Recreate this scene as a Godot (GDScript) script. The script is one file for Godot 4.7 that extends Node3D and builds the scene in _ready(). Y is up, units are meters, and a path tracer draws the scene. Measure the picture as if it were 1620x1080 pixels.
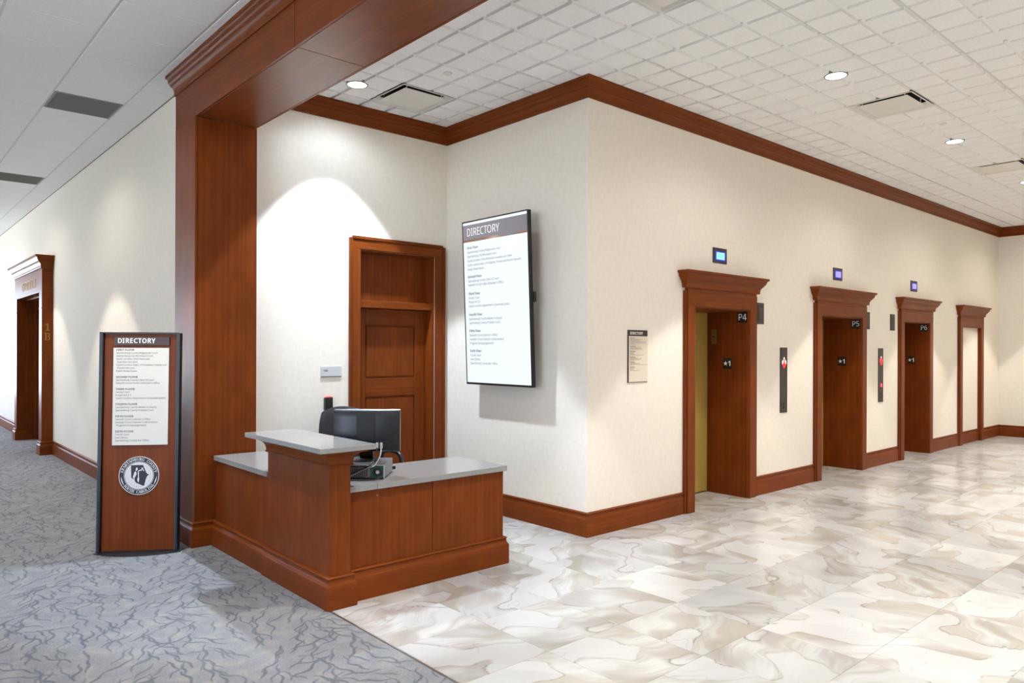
extends Node3D
# A county building's lift lobby: cherry-clad beam and column, reception desk, directory screen, lift doors.

const H := 4.118          # ceiling
const ZW := -4.453        # lift wall
const XT := 4.859         # wall with the screen
const ZB := -6.563        # wall with the staff door
const XL := 2.259         # corridor wall
const XF := 16.883        # far wall
const ZS := 1.56          # wall facing the lifts
const XO := -5.0          # window wall of the carpeted hall
const ZN := -26.0         # far end of the corridor
const ZH := 3.4           # near end of the carpeted hall
const FOC := 1158.17

var M := {}
var used := {}
var rng := RandomNumberGenerator.new()

# ---------------------------------------------------------------- mesh builder
class MB:
	var v := PackedVector3Array()
	var n := PackedVector3Array()
	var u := PackedVector2Array()
	var grain := Vector3.UP
	var off := Vector2.ZERO
	var sc := 1.0
	var xf := Transform3D.IDENTITY

	func uvp(p: Vector3, nn: Vector3) -> Vector2:
		var g := grain - nn * grain.dot(nn)
		if g.length() < 0.25:
			g = Vector3.RIGHT if absf(nn.x) < 0.7 else Vector3.BACK
			g = g - nn * g.dot(nn)
		g = g.normalized()
		return Vector2(p.dot(nn.cross(g)), p.dot(g)) * sc + off

	func tri(a: Vector3, b: Vector3, c: Vector3, na: Vector3, nb: Vector3, nc: Vector3) -> void:
		var f := (b - a).cross(c - a)
		var m := na + nb + nc
		var fn := m.normalized()
		var ua := uvp(a, fn)
		var ub := uvp(b, fn)
		var uc := uvp(c, fn)
		if f.dot(m) > 0.0:
			v.append_array([xf * a, xf * c, xf * b]); n.append_array([xf.basis * na, xf.basis * nc, xf.basis * nb]); u.append_array([ua, uc, ub])
		else:
			v.append_array([xf * a, xf * b, xf * c]); n.append_array([xf.basis * na, xf.basis * nb, xf.basis * nc]); u.append_array([ua, ub, uc])

	func quad(a: Vector3, b: Vector3, c: Vector3, d: Vector3, nn: Vector3) -> void:
		tri(a, b, c, nn, nn, nn)
		tri(a, c, d, nn, nn, nn)

	func quad4(a: Vector3, b: Vector3, c: Vector3, d: Vector3, na: Vector3, nb: Vector3, nc: Vector3, nd: Vector3) -> void:
		tri(a, b, c, na, nb, nc)
		tri(a, c, d, na, nc, nd)

	func box(lo: Vector3, hi: Vector3, bev := 0.0) -> MB:
		var l := Vector3(minf(lo.x, hi.x), minf(lo.y, hi.y), minf(lo.z, hi.z))
		var h := Vector3(maxf(lo.x, hi.x), maxf(lo.y, hi.y), maxf(lo.z, hi.z))
		var ends := [l, h]
		var pt := func(s: Array, axis: int) -> Vector3:
			var p := Vector3.ZERO
			for k in 3:
				p[k] = ends[s[k]][k]
				if k != axis:
					p[k] += bev * (1.0 if s[k] == 0 else -1.0)
			return p
		for a in 3:
			var b := (a + 1) % 3
			var c := (a + 2) % 3
			for s in 2:
				var nn := Vector3.ZERO
				nn[a] = -1.0 if s == 0 else 1.0
				var q := []
				for w in [[0, 0], [1, 0], [1, 1], [0, 1]]:
					var i := [0, 0, 0]
					i[a] = s; i[b] = w[0]; i[c] = w[1]
					q.append(pt.call(i, a))
				quad(q[0], q[1], q[2], q[3], nn)
		if bev > 0.0:
			for a in 3:      # edges run along axis a
				var b := (a + 1) % 3
				var c := (a + 2) % 3
				for sb in 2:
					for scc in 2:
						var i0 := [0, 0, 0]
						i0[b] = sb; i0[c] = scc; i0[a] = 0
						var i1 := i0.duplicate()
						i1[a] = 1
						var nb := Vector3.ZERO
						nb[b] = -1.0 if sb == 0 else 1.0
						var nc := Vector3.ZERO
						nc[c] = -1.0 if scc == 0 else 1.0
						quad4(pt.call(i0, b), pt.call(i1, b), pt.call(i1, c), pt.call(i0, c), (nb * 2 + nc).normalized(), (nb * 2 + nc).normalized(), (nc * 2 + nb).normalized(), (nc * 2 + nb).normalized())
			for s in 8:
				var i := [s & 1, (s >> 1) & 1, (s >> 2) & 1]
				var nn := Vector3(i[0] * 2 - 1, i[1] * 2 - 1, i[2] * 2 - 1).normalized()
				tri(pt.call(i, 0), pt.call(i, 1), pt.call(i, 2), nn, nn, nn)
		return self

	# profile of (out, up) from bottom to top, carried along a level path with mitred corners
	func sweep(prof: Array, path: Array, caps := true) -> MB:
		var np := path.size()
		var outs := []
		for i in np - 1:
			var d: Vector3 = (path[i + 1] - path[i]).normalized()
			outs.append(d.cross(Vector3.UP))
		var mit := []
		for i in np:
			if i == 0: mit.append(outs[0])
			elif i == np - 1: mit.append(outs[np - 2])
			else:
				var s: Vector3 = outs[i - 1] + outs[i]
				mit.append(s / (1.0 + (outs[i - 1] as Vector3).dot(outs[i])))
		var pn := []
		for k in prof.size() - 1:
			var e: Vector2 = prof[k + 1] - prof[k]
			pn.append(Vector2(e.y, -e.x).normalized())
		for i in np - 1:
			var o: Vector3 = outs[i]
			var keep := grain
			grain = (path[i + 1] - path[i]).normalized()
			for k in prof.size() - 1:
				var n0: Vector2 = pn[k]
				var n1: Vector2 = pn[k]
				if k > 0 and (pn[k - 1] as Vector2).dot(pn[k]) > 0.8: n0 = ((pn[k - 1] as Vector2) + pn[k]).normalized()
				if k < pn.size() - 1 and (pn[k + 1] as Vector2).dot(pn[k]) > 0.8: n1 = ((pn[k + 1] as Vector2) + pn[k]).normalized()
				var a: Vector3 = path[i] + mit[i] * prof[k].x + Vector3.UP * prof[k].y
				var b: Vector3 = path[i + 1] + mit[i + 1] * prof[k].x + Vector3.UP * prof[k].y
				var c: Vector3 = path[i + 1] + mit[i + 1] * prof[k + 1].x + Vector3.UP * prof[k + 1].y
				var d: Vector3 = path[i] + mit[i] * prof[k + 1].x + Vector3.UP * prof[k + 1].y
				var w0 := o * n0.x + Vector3.UP * n0.y
				var w1 := o * n1.x + Vector3.UP * n1.y
				quad4(a, b, c, d, w0, w0, w1, w1)
			grain = keep
		if caps:
			var pg := PackedVector2Array(prof)
			var ix := Geometry2D.triangulate_polygon(pg)
			for e in [0, np - 1]:
				var o: Vector3 = mit[e]
				var nn: Vector3 = (path[0] - path[1]).normalized() if e == 0 else (path[np - 1] - path[np - 2]).normalized()
				for t in ix.size() / 3:
					var q := []
					for j in 3:
						var w: Vector2 = pg[ix[t * 3 + j]]
						q.append(path[e] + o * w.x + Vector3.UP * w.y)
					tri(q[0], q[1], q[2], nn, nn, nn)
		return self

	# flat polygon in the plane of ex, ey, given a thickness along ez
	func prism(poly: PackedVector2Array, at: Vector3, ex: Vector3, ey: Vector3, thick: float) -> MB:
		var ez := ex.cross(ey)
		var ix := Geometry2D.triangulate_polygon(poly)
		for t in ix.size() / 3:
			for s in 2:
				var q := []
				for j in 3:
					var w: Vector2 = poly[ix[t * 3 + j]]
					q.append(at + ex * w.x + ey * w.y + ez * (thick * s))
				var nn := ez * (1.0 if s == 1 else -1.0)
				tri(q[0], q[1], q[2], nn, nn, nn)
		var ccw := not Geometry2D.is_polygon_clockwise(poly)
		for i in poly.size():
			var a: Vector2 = poly[i]
			var b: Vector2 = poly[(i + 1) % poly.size()]
			var e := (b - a).normalized()
			var o := Vector2(e.y, -e.x) * (1.0 if ccw else -1.0)
			var A := at + ex * a.x + ey * a.y
			var B := at + ex * b.x + ey * b.y
			quad(A, B, B + ez * thick, A + ez * thick, ex * o.x + ey * o.y)
		return self

	# profile of (radius, height) turned about an axis
	func lathe(prof: Array, at: Vector3, segs := 24, ax := Vector3.UP) -> MB:
		var e0 := ax.cross(Vector3.RIGHT if absf(ax.x) < 0.7 else Vector3.BACK).normalized()
		var e1 := ax.cross(e0)
		var pn := []
		for k in prof.size() - 1:
			var e: Vector2 = prof[k + 1] - prof[k]
			pn.append(Vector2(e.y, -e.x).normalized())
		for i in segs:
			var a0 := TAU * i / segs
			var a1 := TAU * (i + 1) / segs
			var d0 := e0 * cos(a0) + e1 * sin(a0)
			var d1 := e0 * cos(a1) + e1 * sin(a1)
			for k in prof.size() - 1:
				var n0: Vector2 = pn[k]
				var n1: Vector2 = pn[k]
				if k > 0 and (pn[k - 1] as Vector2).dot(pn[k]) > 0.7: n0 = ((pn[k - 1] as Vector2) + pn[k]).normalized()
				if k < pn.size() - 1 and (pn[k + 1] as Vector2).dot(pn[k]) > 0.7: n1 = ((pn[k + 1] as Vector2) + pn[k]).normalized()
				var p: Vector2 = prof[k]
				var q: Vector2 = prof[k + 1]
				quad4(at + d0 * p.x + ax * p.y, at + d1 * p.x + ax * p.y, at + d1 * q.x + ax * q.y, at + d0 * q.x + ax * q.y,
					d0 * n0.x + ax * n0.y, d1 * n0.x + ax * n0.y, d1 * n1.x + ax * n1.y, d0 * n1.x + ax * n1.y)
		return self

	func tube(path: Array, r: float, segs := 8) -> MB:
		var e := Vector3.UP
		var rings := []
		for i in path.size():
			var d: Vector3
			if i == 0: d = path[1] - path[0]
			elif i == path.size() - 1: d = path[i] - path[i - 1]
			else: d = path[i + 1] - path[i - 1]
			d = d.normalized()
			var s := d.cross(e)
			if s.length() < 0.05: s = d.cross(Vector3.RIGHT)
			s = s.normalized()
			e = s.cross(d).normalized()
			var ring := []
			for k in segs:
				var a := TAU * k / segs
				ring.append(s * cos(a) + e * sin(a))
			rings.append(ring)
		for i in path.size() - 1:
			for k in segs:
				var k1 := (k + 1) % segs
				var a: Vector3 = rings[i][k]
				var b: Vector3 = rings[i][k1]
				var c: Vector3 = rings[i + 1][k1]
				var d: Vector3 = rings[i + 1][k]
				quad4(path[i] + a * r, path[i] + b * r, path[i + 1] + c * r, path[i + 1] + d * r, a, b, c, d)
		for w in [0, path.size() - 1]:
			var nn: Vector3 = (path[0] - path[1]).normalized() if w == 0 else (path[w] - path[w - 1]).normalized()
			for k in segs:
				tri(path[w], path[w] + rings[w][k] * r, path[w] + rings[w][(k + 1) % segs] * r, nn, nn, nn)
		return self

	# a grid of points with smooth normals
	func sheet(g: Array, flip := false) -> MB:
		var R := g.size()
		var C: int = g[0].size()
		var nn := []
		for i in R:
			var row := []
			for j in C:
				var du: Vector3 = g[mini(i + 1, R - 1)][j] - g[maxi(i - 1, 0)][j]
				var dv: Vector3 = g[i][mini(j + 1, C - 1)] - g[i][maxi(j - 1, 0)]
				var w := du.cross(dv).normalized()
				row.append(-w if flip else w)
			nn.append(row)
		for i in R - 1:
			for j in C - 1:
				quad4(g[i][j], g[i][j + 1], g[i + 1][j + 1], g[i + 1][j], nn[i][j], nn[i][j + 1], nn[i + 1][j + 1], nn[i + 1][j])
		return self

	func mesh() -> ArrayMesh:
		var a := []
		a.resize(Mesh.ARRAY_MAX)
		a[Mesh.ARRAY_VERTEX] = v
		a[Mesh.ARRAY_NORMAL] = n
		a[Mesh.ARRAY_TEX_UV] = u
		var m := ArrayMesh.new()
		m.add_surface_from_arrays(Mesh.PRIMITIVE_TRIANGLES, a)
		return m

func mb(grain := Vector3.UP, sc := 1.0) -> MB:
	var b := MB.new()
	b.grain = grain
	b.sc = sc
	b.off = Vector2(rng.randf(), rng.randf()) * 7.0
	return b

func numbered(called: String) -> String:
	var k: int = used.get(called, 0)
	used[called] = k + 1
	return called if k == 0 else "%s_%03d" % [called, k]

func put(b: MB, called: String, mat: Material, parent: Node3D = null) -> MeshInstance3D:
	return put_mesh(b.mesh(), called, mat, parent)

func put_mesh(me: Mesh, called: String, mat: Material, parent: Node3D = null) -> MeshInstance3D:
	var o := MeshInstance3D.new()
	o.mesh = me
	o.material_override = mat
	if parent:
		o.name = called
		parent.add_child(o, true)
	else:
		o.name = numbered(called)
		add_child(o)
	return o

func tag(o: Node3D, label: String, category: String, group := "", kind := "") -> Node3D:
	o.set_meta("label", label)
	o.set_meta("category", category)
	if group: o.set_meta("group", group)
	if kind: o.set_meta("kind", kind)
	return o

func thing(called: String, label: String, category: String, at := Vector3.ZERO, turn := 0.0, group := "", kind := "") -> Node3D:
	var o := Node3D.new()
	o.name = numbered(called)
	add_child(o)
	o.position = at
	o.rotation.y = turn
	return tag(o, label, category, group, kind)

func V(x: float, y: float, z: float) -> Vector3: return Vector3(x, y, z)

# ---------------------------------------------------------------- lettering
var fonts := {}
func font(kind: String, bold := false) -> Font:
	var key := kind + str(bold)
	if not fonts.has(key):
		var f := SystemFont.new()
		f.font_names = PackedStringArray([kind])
		f.font_weight = 700 if bold else 400
		fonts[key] = f
	return fonts[key]

func glyphs(text: String, f: Font, em: float, depth := 0.0, centre := false) -> TextMesh:
	var t := TextMesh.new()
	t.font = f
	t.font_size = 32
	t.pixel_size = em / 32.0
	t.depth = depth
	t.curve_step = 1.0
	t.text = text
	t.horizontal_alignment = HORIZONTAL_ALIGNMENT_CENTER if centre else HORIZONTAL_ALIGNMENT_LEFT
	t.vertical_alignment = VERTICAL_ALIGNMENT_CENTER
	return t

# lines: [text, x, y, em, font, squeeze]; one mesh in the xy plane
func print_on(lines: Array, centre := false, depth := 0.0) -> ArrayMesh:
	var st := SurfaceTool.new()
	for l in lines:
		var t := glyphs(l[0], l[4], l[3], depth, centre)
		var sq: float = l[5] if l.size() > 5 else 1.0
		st.append_from(t, 0, Transform3D(Basis.from_scale(Vector3(sq, 1, 1)), Vector3(l[1], l[2], 0)))
	return st.commit()

# ---------------------------------------------------------------- materials
func sm(c: Color, rough: float, metal := 0.0, spec := 0.5) -> StandardMaterial3D:
	var m := StandardMaterial3D.new()
	m.albedo_color = c
	m.roughness = rough
	m.metallic = metal
	m.metallic_specular = spec
	return m

func c8(r: float, g: float, b: float) -> Color: return Color(r / 255.0, g / 255.0, b / 255.0)

func glow(c: Color, e: float) -> StandardMaterial3D:
	var m := sm(Color(0.02, 0.02, 0.02), 0.4)
	m.emission_enabled = true
	m.emission = c
	m.emission_energy_multiplier = e
	return m

func noise(seed_: int, freq: float, oct := 4) -> FastNoiseLite:
	var f := FastNoiseLite.new()
	f.seed = seed_
	f.noise_type = FastNoiseLite.TYPE_SIMPLEX_SMOOTH
	f.frequency = freq
	f.fractal_type = FastNoiseLite.FRACTAL_FBM
	f.fractal_octaves = oct
	return f

func grey(seed_: int, freq: float, w: int, h: int, oct := 4, w2 := 0, h2 := 0) -> PackedByteArray:
	var im := noise(seed_, freq, oct).get_seamless_image(w, h, false, false, 0.15)
	im.convert(Image.FORMAT_L8)
	if w2: im.resize(w2, h2, Image.INTERPOLATE_CUBIC)
	return im.get_data()

func tex(d: PackedByteArray, w: int, h: int) -> ImageTexture:
	return ImageTexture.create_from_image(Image.create_from_data(w, h, false, Image.FORMAT_RGB8, d))

func wood_texture(seed_: int, c0: Color, c1: Color) -> ImageTexture:
	# 0.5 m across the grain by 1 m along it
	var W := 512
	var Hh := 1024
	var fine := grey(seed_, 0.11, W, 24, 3, W, Hh)
	var mid := grey(seed_ + 1, 0.02, W, 12, 3, W, Hh)
	var blot := grey(seed_ + 2, 0.016, 128, 128, 3, W, Hh)
	var pore := grey(seed_ + 3, 0.30, W, 128, 2, W, Hh)
	var d := PackedByteArray()
	d.resize(W * Hh * 3)
	for i in W * Hh:
		var a := (fine[i] - 127.5) / 127.5
		var b := (mid[i] - 127.5) / 127.5
		var c := (blot[i] - 127.5) / 127.5
		var p := (pore[i] - 127.5) / 127.5
		var t := clampf(0.5 + 0.12 * a + 0.20 * b + 0.22 * c, 0.0, 1.0)
		var k := 1.0 - 0.10 * maxf(0.0, p - 0.12)
		d[i * 3] = int(255.0 * lerpf(c0.r, c1.r, t) * k)
		d[i * 3 + 1] = int(255.0 * lerpf(c0.g, c1.g, t) * k)
		d[i * 3 + 2] = int(255.0 * lerpf(c0.b, c1.b, t) * k)
	return tex(d, W, Hh)

func wood(t: ImageTexture, rough: float) -> StandardMaterial3D:
	var m := sm(Color.WHITE, rough, 0.0, 0.24)
	m.albedo_texture = t
	m.uv1_scale = Vector3(2.0, 1.0, 1.0)
	return m

func onyx_texture(seed_: int, S: int, N: int) -> ImageTexture:
	# N x N different slabs of veined onyx, each S pixels for 0.6 m
	var T := S * N
	var wa := noise(seed_, 0.004, 2)
	var wb := noise(seed_ + 1, 0.004, 2)
	var ba := noise(seed_ + 2, 0.0042, 4)      # streaks
	var ma := noise(seed_ + 3, 0.0030, 2)     # milky pools
	var va := noise(seed_ + 4, 0.0050, 3)     # hair cracks
	var fi := noise(seed_ + 5, 0.035, 3)      # fine banding
	var d := PackedByteArray()
	d.resize(T * T * 3)
	var white := Vector3(205, 206, 206)
	var milk := Vector3(200, 201, 203)
	var sand := Vector3(186, 183, 177)
	var smoke := Vector3(155, 149, 141)
	var ochre := Vector3(186, 178, 158)
	var dark := Vector3(128, 122, 114)
	for ty in N:
		for tx in N:
			var ox := (tx * 977 + ty * 3511) * 1.0
			var oy := (tx * 2113 + ty * 577) * 1.0
			var turn := 0.45 * ((tx * 7 + ty * 3) % 5 - 2)
			var ca := cos(turn)
			var sa := sin(turn)
			var tone := 0.87 + 0.03 * ((tx * 3 + ty * 5) % 4)
			var pool := 0.10 + 0.06 * ((tx * 5 + ty * 11) % 4 - 1)
			for y in S:
				var row := (ty * S + y) * T + tx * S
				for x in S:
					var px := ox + x * ca + y * sa
					var py := oy + y * ca - x * sa
					var qx := px + 45.0 * wa.get_noise_2d(px, py)
					var qy := py + 45.0 * wb.get_noise_2d(px, py)
					var b := ba.get_noise_2d(qx * 0.35, qy * 1.5)
					var f := fi.get_noise_2d(qx * 0.12, qy * 1.5)
					var m := ma.get_noise_2d(qx * 0.7, qy * 1.1 + 900.0)
					var c := sand.lerp(white, smoothstep(-0.36, 0.30, b + 0.14 * f))
					c *= 1.0 + 0.035 * f
					if b < -0.18: c = c.lerp(ochre, clampf((-0.22 - b) * 2.0, 0.0, 0.4))
					var haze := wb.get_noise_2d(qx * 0.8 + 5000.0, qy * 1.3)
					c = c.lerp(smoke, clampf(haze * 0.9 + 0.25 * f, 0.0, 0.42))
					var e := m - pool + 0.035 * f
					if e > 0.0:
						c = c.lerp(milk.lerp(white, clampf(0.5 + 2.0 * b, 0, 1)), clampf(e * 24.0, 0.0, 0.85))
					elif e > -0.16:
						c = c.lerp(smoke, pow(1.0 + e / 0.16, 2.0) * clampf(0.30 + 1.1 * b + 0.8 * f, 0.0, 0.6))
					var rim := exp(-pow((e + 0.008) / 0.012, 2.0)) * clampf(0.05 + 2.4 * wa.get_noise_2d(qx + 300.0, qy) + 0.6 * f, 0.0, 0.5)
					c = c.lerp(dark, rim)
					var vn := absf(va.get_noise_2d(qx * 0.6, qy * 1.1 + 400.0))
					var wm := clampf(2.2 * wb.get_noise_2d(qx - 700.0, qy) - 0.25, 0.0, 0.5)
					c = c.lerp(dark.lerp(ochre, 0.35), clampf(1.0 - vn * 55.0, 0.0, 1.0) * wm)
					c *= tone
					var i := (row + x) * 3
					d[i] = clampi(int(c.x), 0, 255)
					d[i + 1] = clampi(int(c.y), 0, 255)
					d[i + 2] = clampi(int(c.z), 0, 255)
	return tex(d, T, T)

const TWIG := -1.35

func carpet_texture(W: int) -> ImageTexture:
	# 2.0 m square, repeats; bluish grey pile with darker wandering twigs
	var r := RandomNumberGenerator.new()
	r.seed = 41
	var ink := PackedFloat32Array()
	ink.resize(W * W)
	var ppm := W / 2.0
	# a loose grid of starts keeps the twigs evenly spread; the flow repeats with the tile
	var NX := 25
	var NY := 14
	for gy in NY:
		for gx in NX:
			var p := Vector2((gx + r.randf_range(0.1, 0.9) + 0.5 * (gy % 2)) / NX, (gy + r.randf_range(0.0, 1.0)) / NY)
			var lead := 0.55 * sin(TAU * (p.x * 2.0 + p.y)) + 0.45 * sin(TAU * (p.y * 3.0 - p.x) + 1.3)
			p *= W
			var a := lead + r.randf_range(-0.35, 0.35)
			var sway := r.randf_range(0.05, 0.085) * (1.0 if r.randf() < 0.5 else -1.0)
			var n := int(r.randf_range(0.14, 0.30) * ppm / 2.0)
			var w0 := r.randf_range(0.0070, 0.0110) * ppm
			var dk := r.randf_range(0.6, 1.0)
			var ph := r.randf() * 6.0
			for s in n:
				var q := float(s) / n
				a += sway * cos(TAU * q * 1.5 + ph)
				var dir := Vector2.from_angle(a + TWIG)
				p += dir * 2.0
				var w := w0 * (0.30 + 0.70 * sin(PI * clampf(q * 0.92 + 0.06, 0, 1)))
				var R := int(ceil(w))
				for yy in range(-R, R + 1):
					for xx in range(-R, R + 1):
						var rr := (xx * xx + yy * yy) / (w * w)
						if rr <= 1.0:
							var i := posmod(int(p.y) + yy, W) * W + posmod(int(p.x) + xx, W)
							ink[i] = maxf(ink[i], dk * (1.0 - 0.6 * rr))
	var pile := grey(5, 0.33, W, W, 2)
	var cloud := grey(6, 0.012, W, W, 3)
	var tuft := grey(8, 0.10, W, W, 2)
	var d := PackedByteArray()
	d.resize(W * W * 3)
	for i in W * W:
		var p := (pile[i] - 127.5) / 127.5
		var c := (cloud[i] - 127.5) / 127.5
		var t := (tuft[i] - 127.5) / 127.5
		var m := clampf(ink[i] * (0.85 + 0.6 * t + 0.5 * p), 0.0, 1.0)
		var l := 1.0 + 0.13 * p + 0.05 * c + 0.05 * t
		var col := Vector3(131, 133, 138).lerp(Vector3(81, 87, 99), m * 0.85)
		if c > 0.1: col = col.lerp(Vector3(146, 141, 132), clampf((c - 0.1) * 0.8, 0, 0.35) * (1.0 - m))
		d[i * 3] = clampi(int(col.x * l), 0, 255)
		d[i * 3 + 1] = clampi(int(col.y * l), 0, 255)
		d[i * 3 + 2] = clampi(int(col.z * l), 0, 255)
	return tex(d, W, W)

func speckle(seed_: int, base: Color, amt: float, freq: float, W := 256) -> ImageTexture:
	var a := grey(seed_, freq, W, W, 2)
	var b := grey(seed_ + 1, freq * 0.15, W, W, 3)
	var d := PackedByteArray()
	d.resize(W * W * 3)
	for i in W * W:
		var k := 1.0 + amt * ((a[i] - 127.5) / 127.5 + 0.5 * (b[i] - 127.5) / 127.5)
		d[i * 3] = clampi(int(255.0 * base.r * k), 0, 255)
		d[i * 3 + 1] = clampi(int(255.0 * base.g * k), 0, 255)
		d[i * 3 + 2] = clampi(int(255.0 * base.b * k), 0, 255)
	return tex(d, W, W)

func linen_texture(base: Color) -> ImageTexture:
	# woven wallcovering: long faint slubs across and down
	var W := 512
	var a := grey(21, 0.09, 32, W, 3, W, W)
	var b := grey(22, 0.09, W, 32, 3, W, W)
	var c := grey(23, 0.02, W, W, 3)
	var d := PackedByteArray()
	d.resize(W * W * 3)
	for i in W * W:
		var k := 1.0 + 0.007 * (a[i] - 127.5) / 127.5 + 0.008 * (b[i] - 127.5) / 127.5 + 0.012 * (c[i] - 127.5) / 127.5
		d[i * 3] = clampi(int(255.0 * base.r * k), 0, 255)
		d[i * 3 + 1] = clampi(int(255.0 * base.g * k), 0, 255)
		d[i * 3 + 2] = clampi(int(255.0 * base.b * k), 0, 255)
	return tex(d, W, W)

func make_materials() -> void:
	var wt := wood_texture(11, c8(101, 45, 13), c8(136, 68, 24))
	M.wood = wood(wt, 0.36)
	M.wood_gloss = wood(wt, 0.36)
	M.wood_gloss.metallic_specular = 0.42
	var wt2 := wood_texture(31, c8(94, 41, 12), c8(128, 62, 21))
	M.wood2 = wood(wt2, 0.36)
	M.onyx = sm(Color.WHITE, 0.24, 0.0, 0.5)
	M.onyx.albedo_texture = onyx_texture(101, 320, 4)
	M.grout = sm(c8(176, 171, 163), 0.8)
	M.carpet = sm(Color.WHITE, 0.95, 0.0, 0.15)
	M.carpet.albedo_texture = carpet_texture(1024)
	M.carpet.uv1_scale = Vector3(0.5, 0.5, 1)
	M.wall = sm(Color.WHITE, 0.9, 0.0, 0.15)
	M.wall.albedo_texture = linen_texture(c8(236, 227, 214))
	M.wall.uv1_scale = Vector3(1.4, 1.4, 1)
	M.tile = sm(Color.WHITE, 0.85, 0.0, 0.2)
	M.tile.albedo_texture = speckle(51, c8(243, 242, 240), 0.035, 0.35)
	M.tile.uv1_scale = Vector3(2.5, 2.5, 1)
	M.tee = sm(c8(214, 212, 208), 0.5, 0.0, 0.4)
	M.white_metal = sm(c8(226, 223, 214), 0.45)
	M.grille = sm(c8(128, 127, 124), 0.5)
	M.duct_shade = sm(c8(46, 46, 44), 0.8)  # dark colour that stands in for the shade inside the ducts
	M.quartz = sm(Color.WHITE, 0.16, 0.0, 0.5)
	M.quartz.albedo_texture = speckle(61, c8(142, 141, 140), 0.06, 0.4)
	M.quartz.uv1_scale = Vector3(3, 3, 1)
	M.brass = sm(c8(222, 194, 104), 0.5, 0.6)
	M.dull_brass = sm(c8(112, 92, 48), 0.5, 0.4)
	M.black = sm(c8(16, 16, 18), 0.35)
	M.black_matt = sm(c8(20, 20, 22), 0.6)
	M.leather = sm(c8(22, 22, 25), 0.38)
	M.gunmetal = sm(c8(58, 60, 63), 0.42, 0.4)
	M.plate = sm(c8(44, 36, 34), 0.4)
	M.brown = sm(c8(72, 54, 52), 0.5)
	M.silver = sm(c8(190, 192, 196), 0.3, 0.85)
	M.steel = sm(c8(150, 150, 152), 0.35, 0.9)
	M.paper = sm(c8(232, 229, 222), 0.55)
	M.ink = sm(c8(40, 38, 38), 0.7)
	M.white_ink = sm(c8(245, 245, 245), 0.5)
	M.gold_ink = sm(c8(168, 120, 58), 0.4, 0.7)
	M.seal_black = sm(c8(32, 30, 33), 0.45)
	M.seal_white = sm(c8(228, 228, 230), 0.5)
	M.sign_grey = sm(c8(196, 196, 196), 0.5)
	M.pcb = sm(c8(38, 104, 74), 0.5)
	M.pc_side = sm(c8(120, 122, 130), 0.38, 0.5)
	M.plug = sm(c8(190, 190, 188), 0.5)
	M.lens = glow(Color(1.0, 0.98, 0.94), 6.0)
	M.red = glow(Color(1.0, 0.08, 0.10), 1.6)
	M.pinkred = glow(Color(1.0, 0.25, 0.32), 1.4)
	M.warm_white = glow(Color(1.0, 0.80, 0.76), 1.3)
	M.blue = glow(Color(0.10, 0.09, 0.85), 0.55)
	M.cyan = glow(Color(0.55, 0.86, 1.0), 1.1)
	M.violet = glow(Color(0.66, 0.62, 1.0), 1.0)
	M.glass = sm(Color(0.85, 0.93, 1.0, 0.08), 0.02)
	M.glass.transparency = BaseMaterial3D.TRANSPARENCY_ALPHA

# ---------------------------------------------------------------- camera test for what the frame shows
func seen(p: Vector3, margin := 60.0) -> bool:
	var y := deg_to_rad(41.6177)
	var d := p.x * sin(y) - p.z * cos(y)
	if d < 0.3: return false
	var sx := 810.0 + FOC * (p.x * cos(y) + p.z * sin(y)) / d
	var sy := 552.6 - FOC * (p.y - 1.68) / d
	return sx > -margin and sx < 1620 + margin and sy > -margin and sy < 1080 + margin

func _ready() -> void:
	rng.seed = 7
	# camera
	var cam := Camera3D.new()
	cam.name = "camera"
	add_child(cam)
	cam.position = V(0, 1.68, 0)
	cam.basis = Basis(Vector3.UP, deg_to_rad(-41.6177)) * Basis(Vector3.BACK, deg_to_rad(0.1816))
	cam.set_frustum(0.1 * 1080.0 / FOC, Vector2(0, 0.1 * 12.59 / FOC), 0.1, 200.0)
	cam.current = true
	# sky, exposure
	var env := Environment.new()
	var sky := Sky.new()
	var ps := ProceduralSkyMaterial.new()
	ps.sky_top_color = Color(0.62, 0.77, 1.0)
	ps.sky_horizon_color = Color(0.86, 0.93, 1.0)
	ps.ground_horizon_color = Color(0.62, 0.66, 0.70)
	ps.ground_bottom_color = Color(0.45, 0.47, 0.48)
	ps.sky_energy_multiplier = 2.5
	ps.ground_energy_multiplier = 5.4
	sky.sky_material = ps
	env.background_mode = Environment.BG_SKY
	env.sky = sky
	env.tonemap_mode = Environment.TONE_MAPPER_LINEAR
	env.tonemap_exposure = 1.32
	env.sdfgi_enabled = true
	env.ssao_enabled = true
	env.ssil_enabled = true
	var we := WorldEnvironment.new()
	we.name = "environment"
	we.environment = env
	add_child(we)

	make_materials()
	build_floor()
	build_walls()
	build_ceilings()
	build_column_and_beam()
	build_trim()
	build_lifts()
	build_staff_door()
	build_courtroom_door()
	build_windows()
	build_downlights()
	build_vents()
	build_desk()
	build_desk_things()
	build_screen()
	build_stand()
	build_wall_things()

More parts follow.
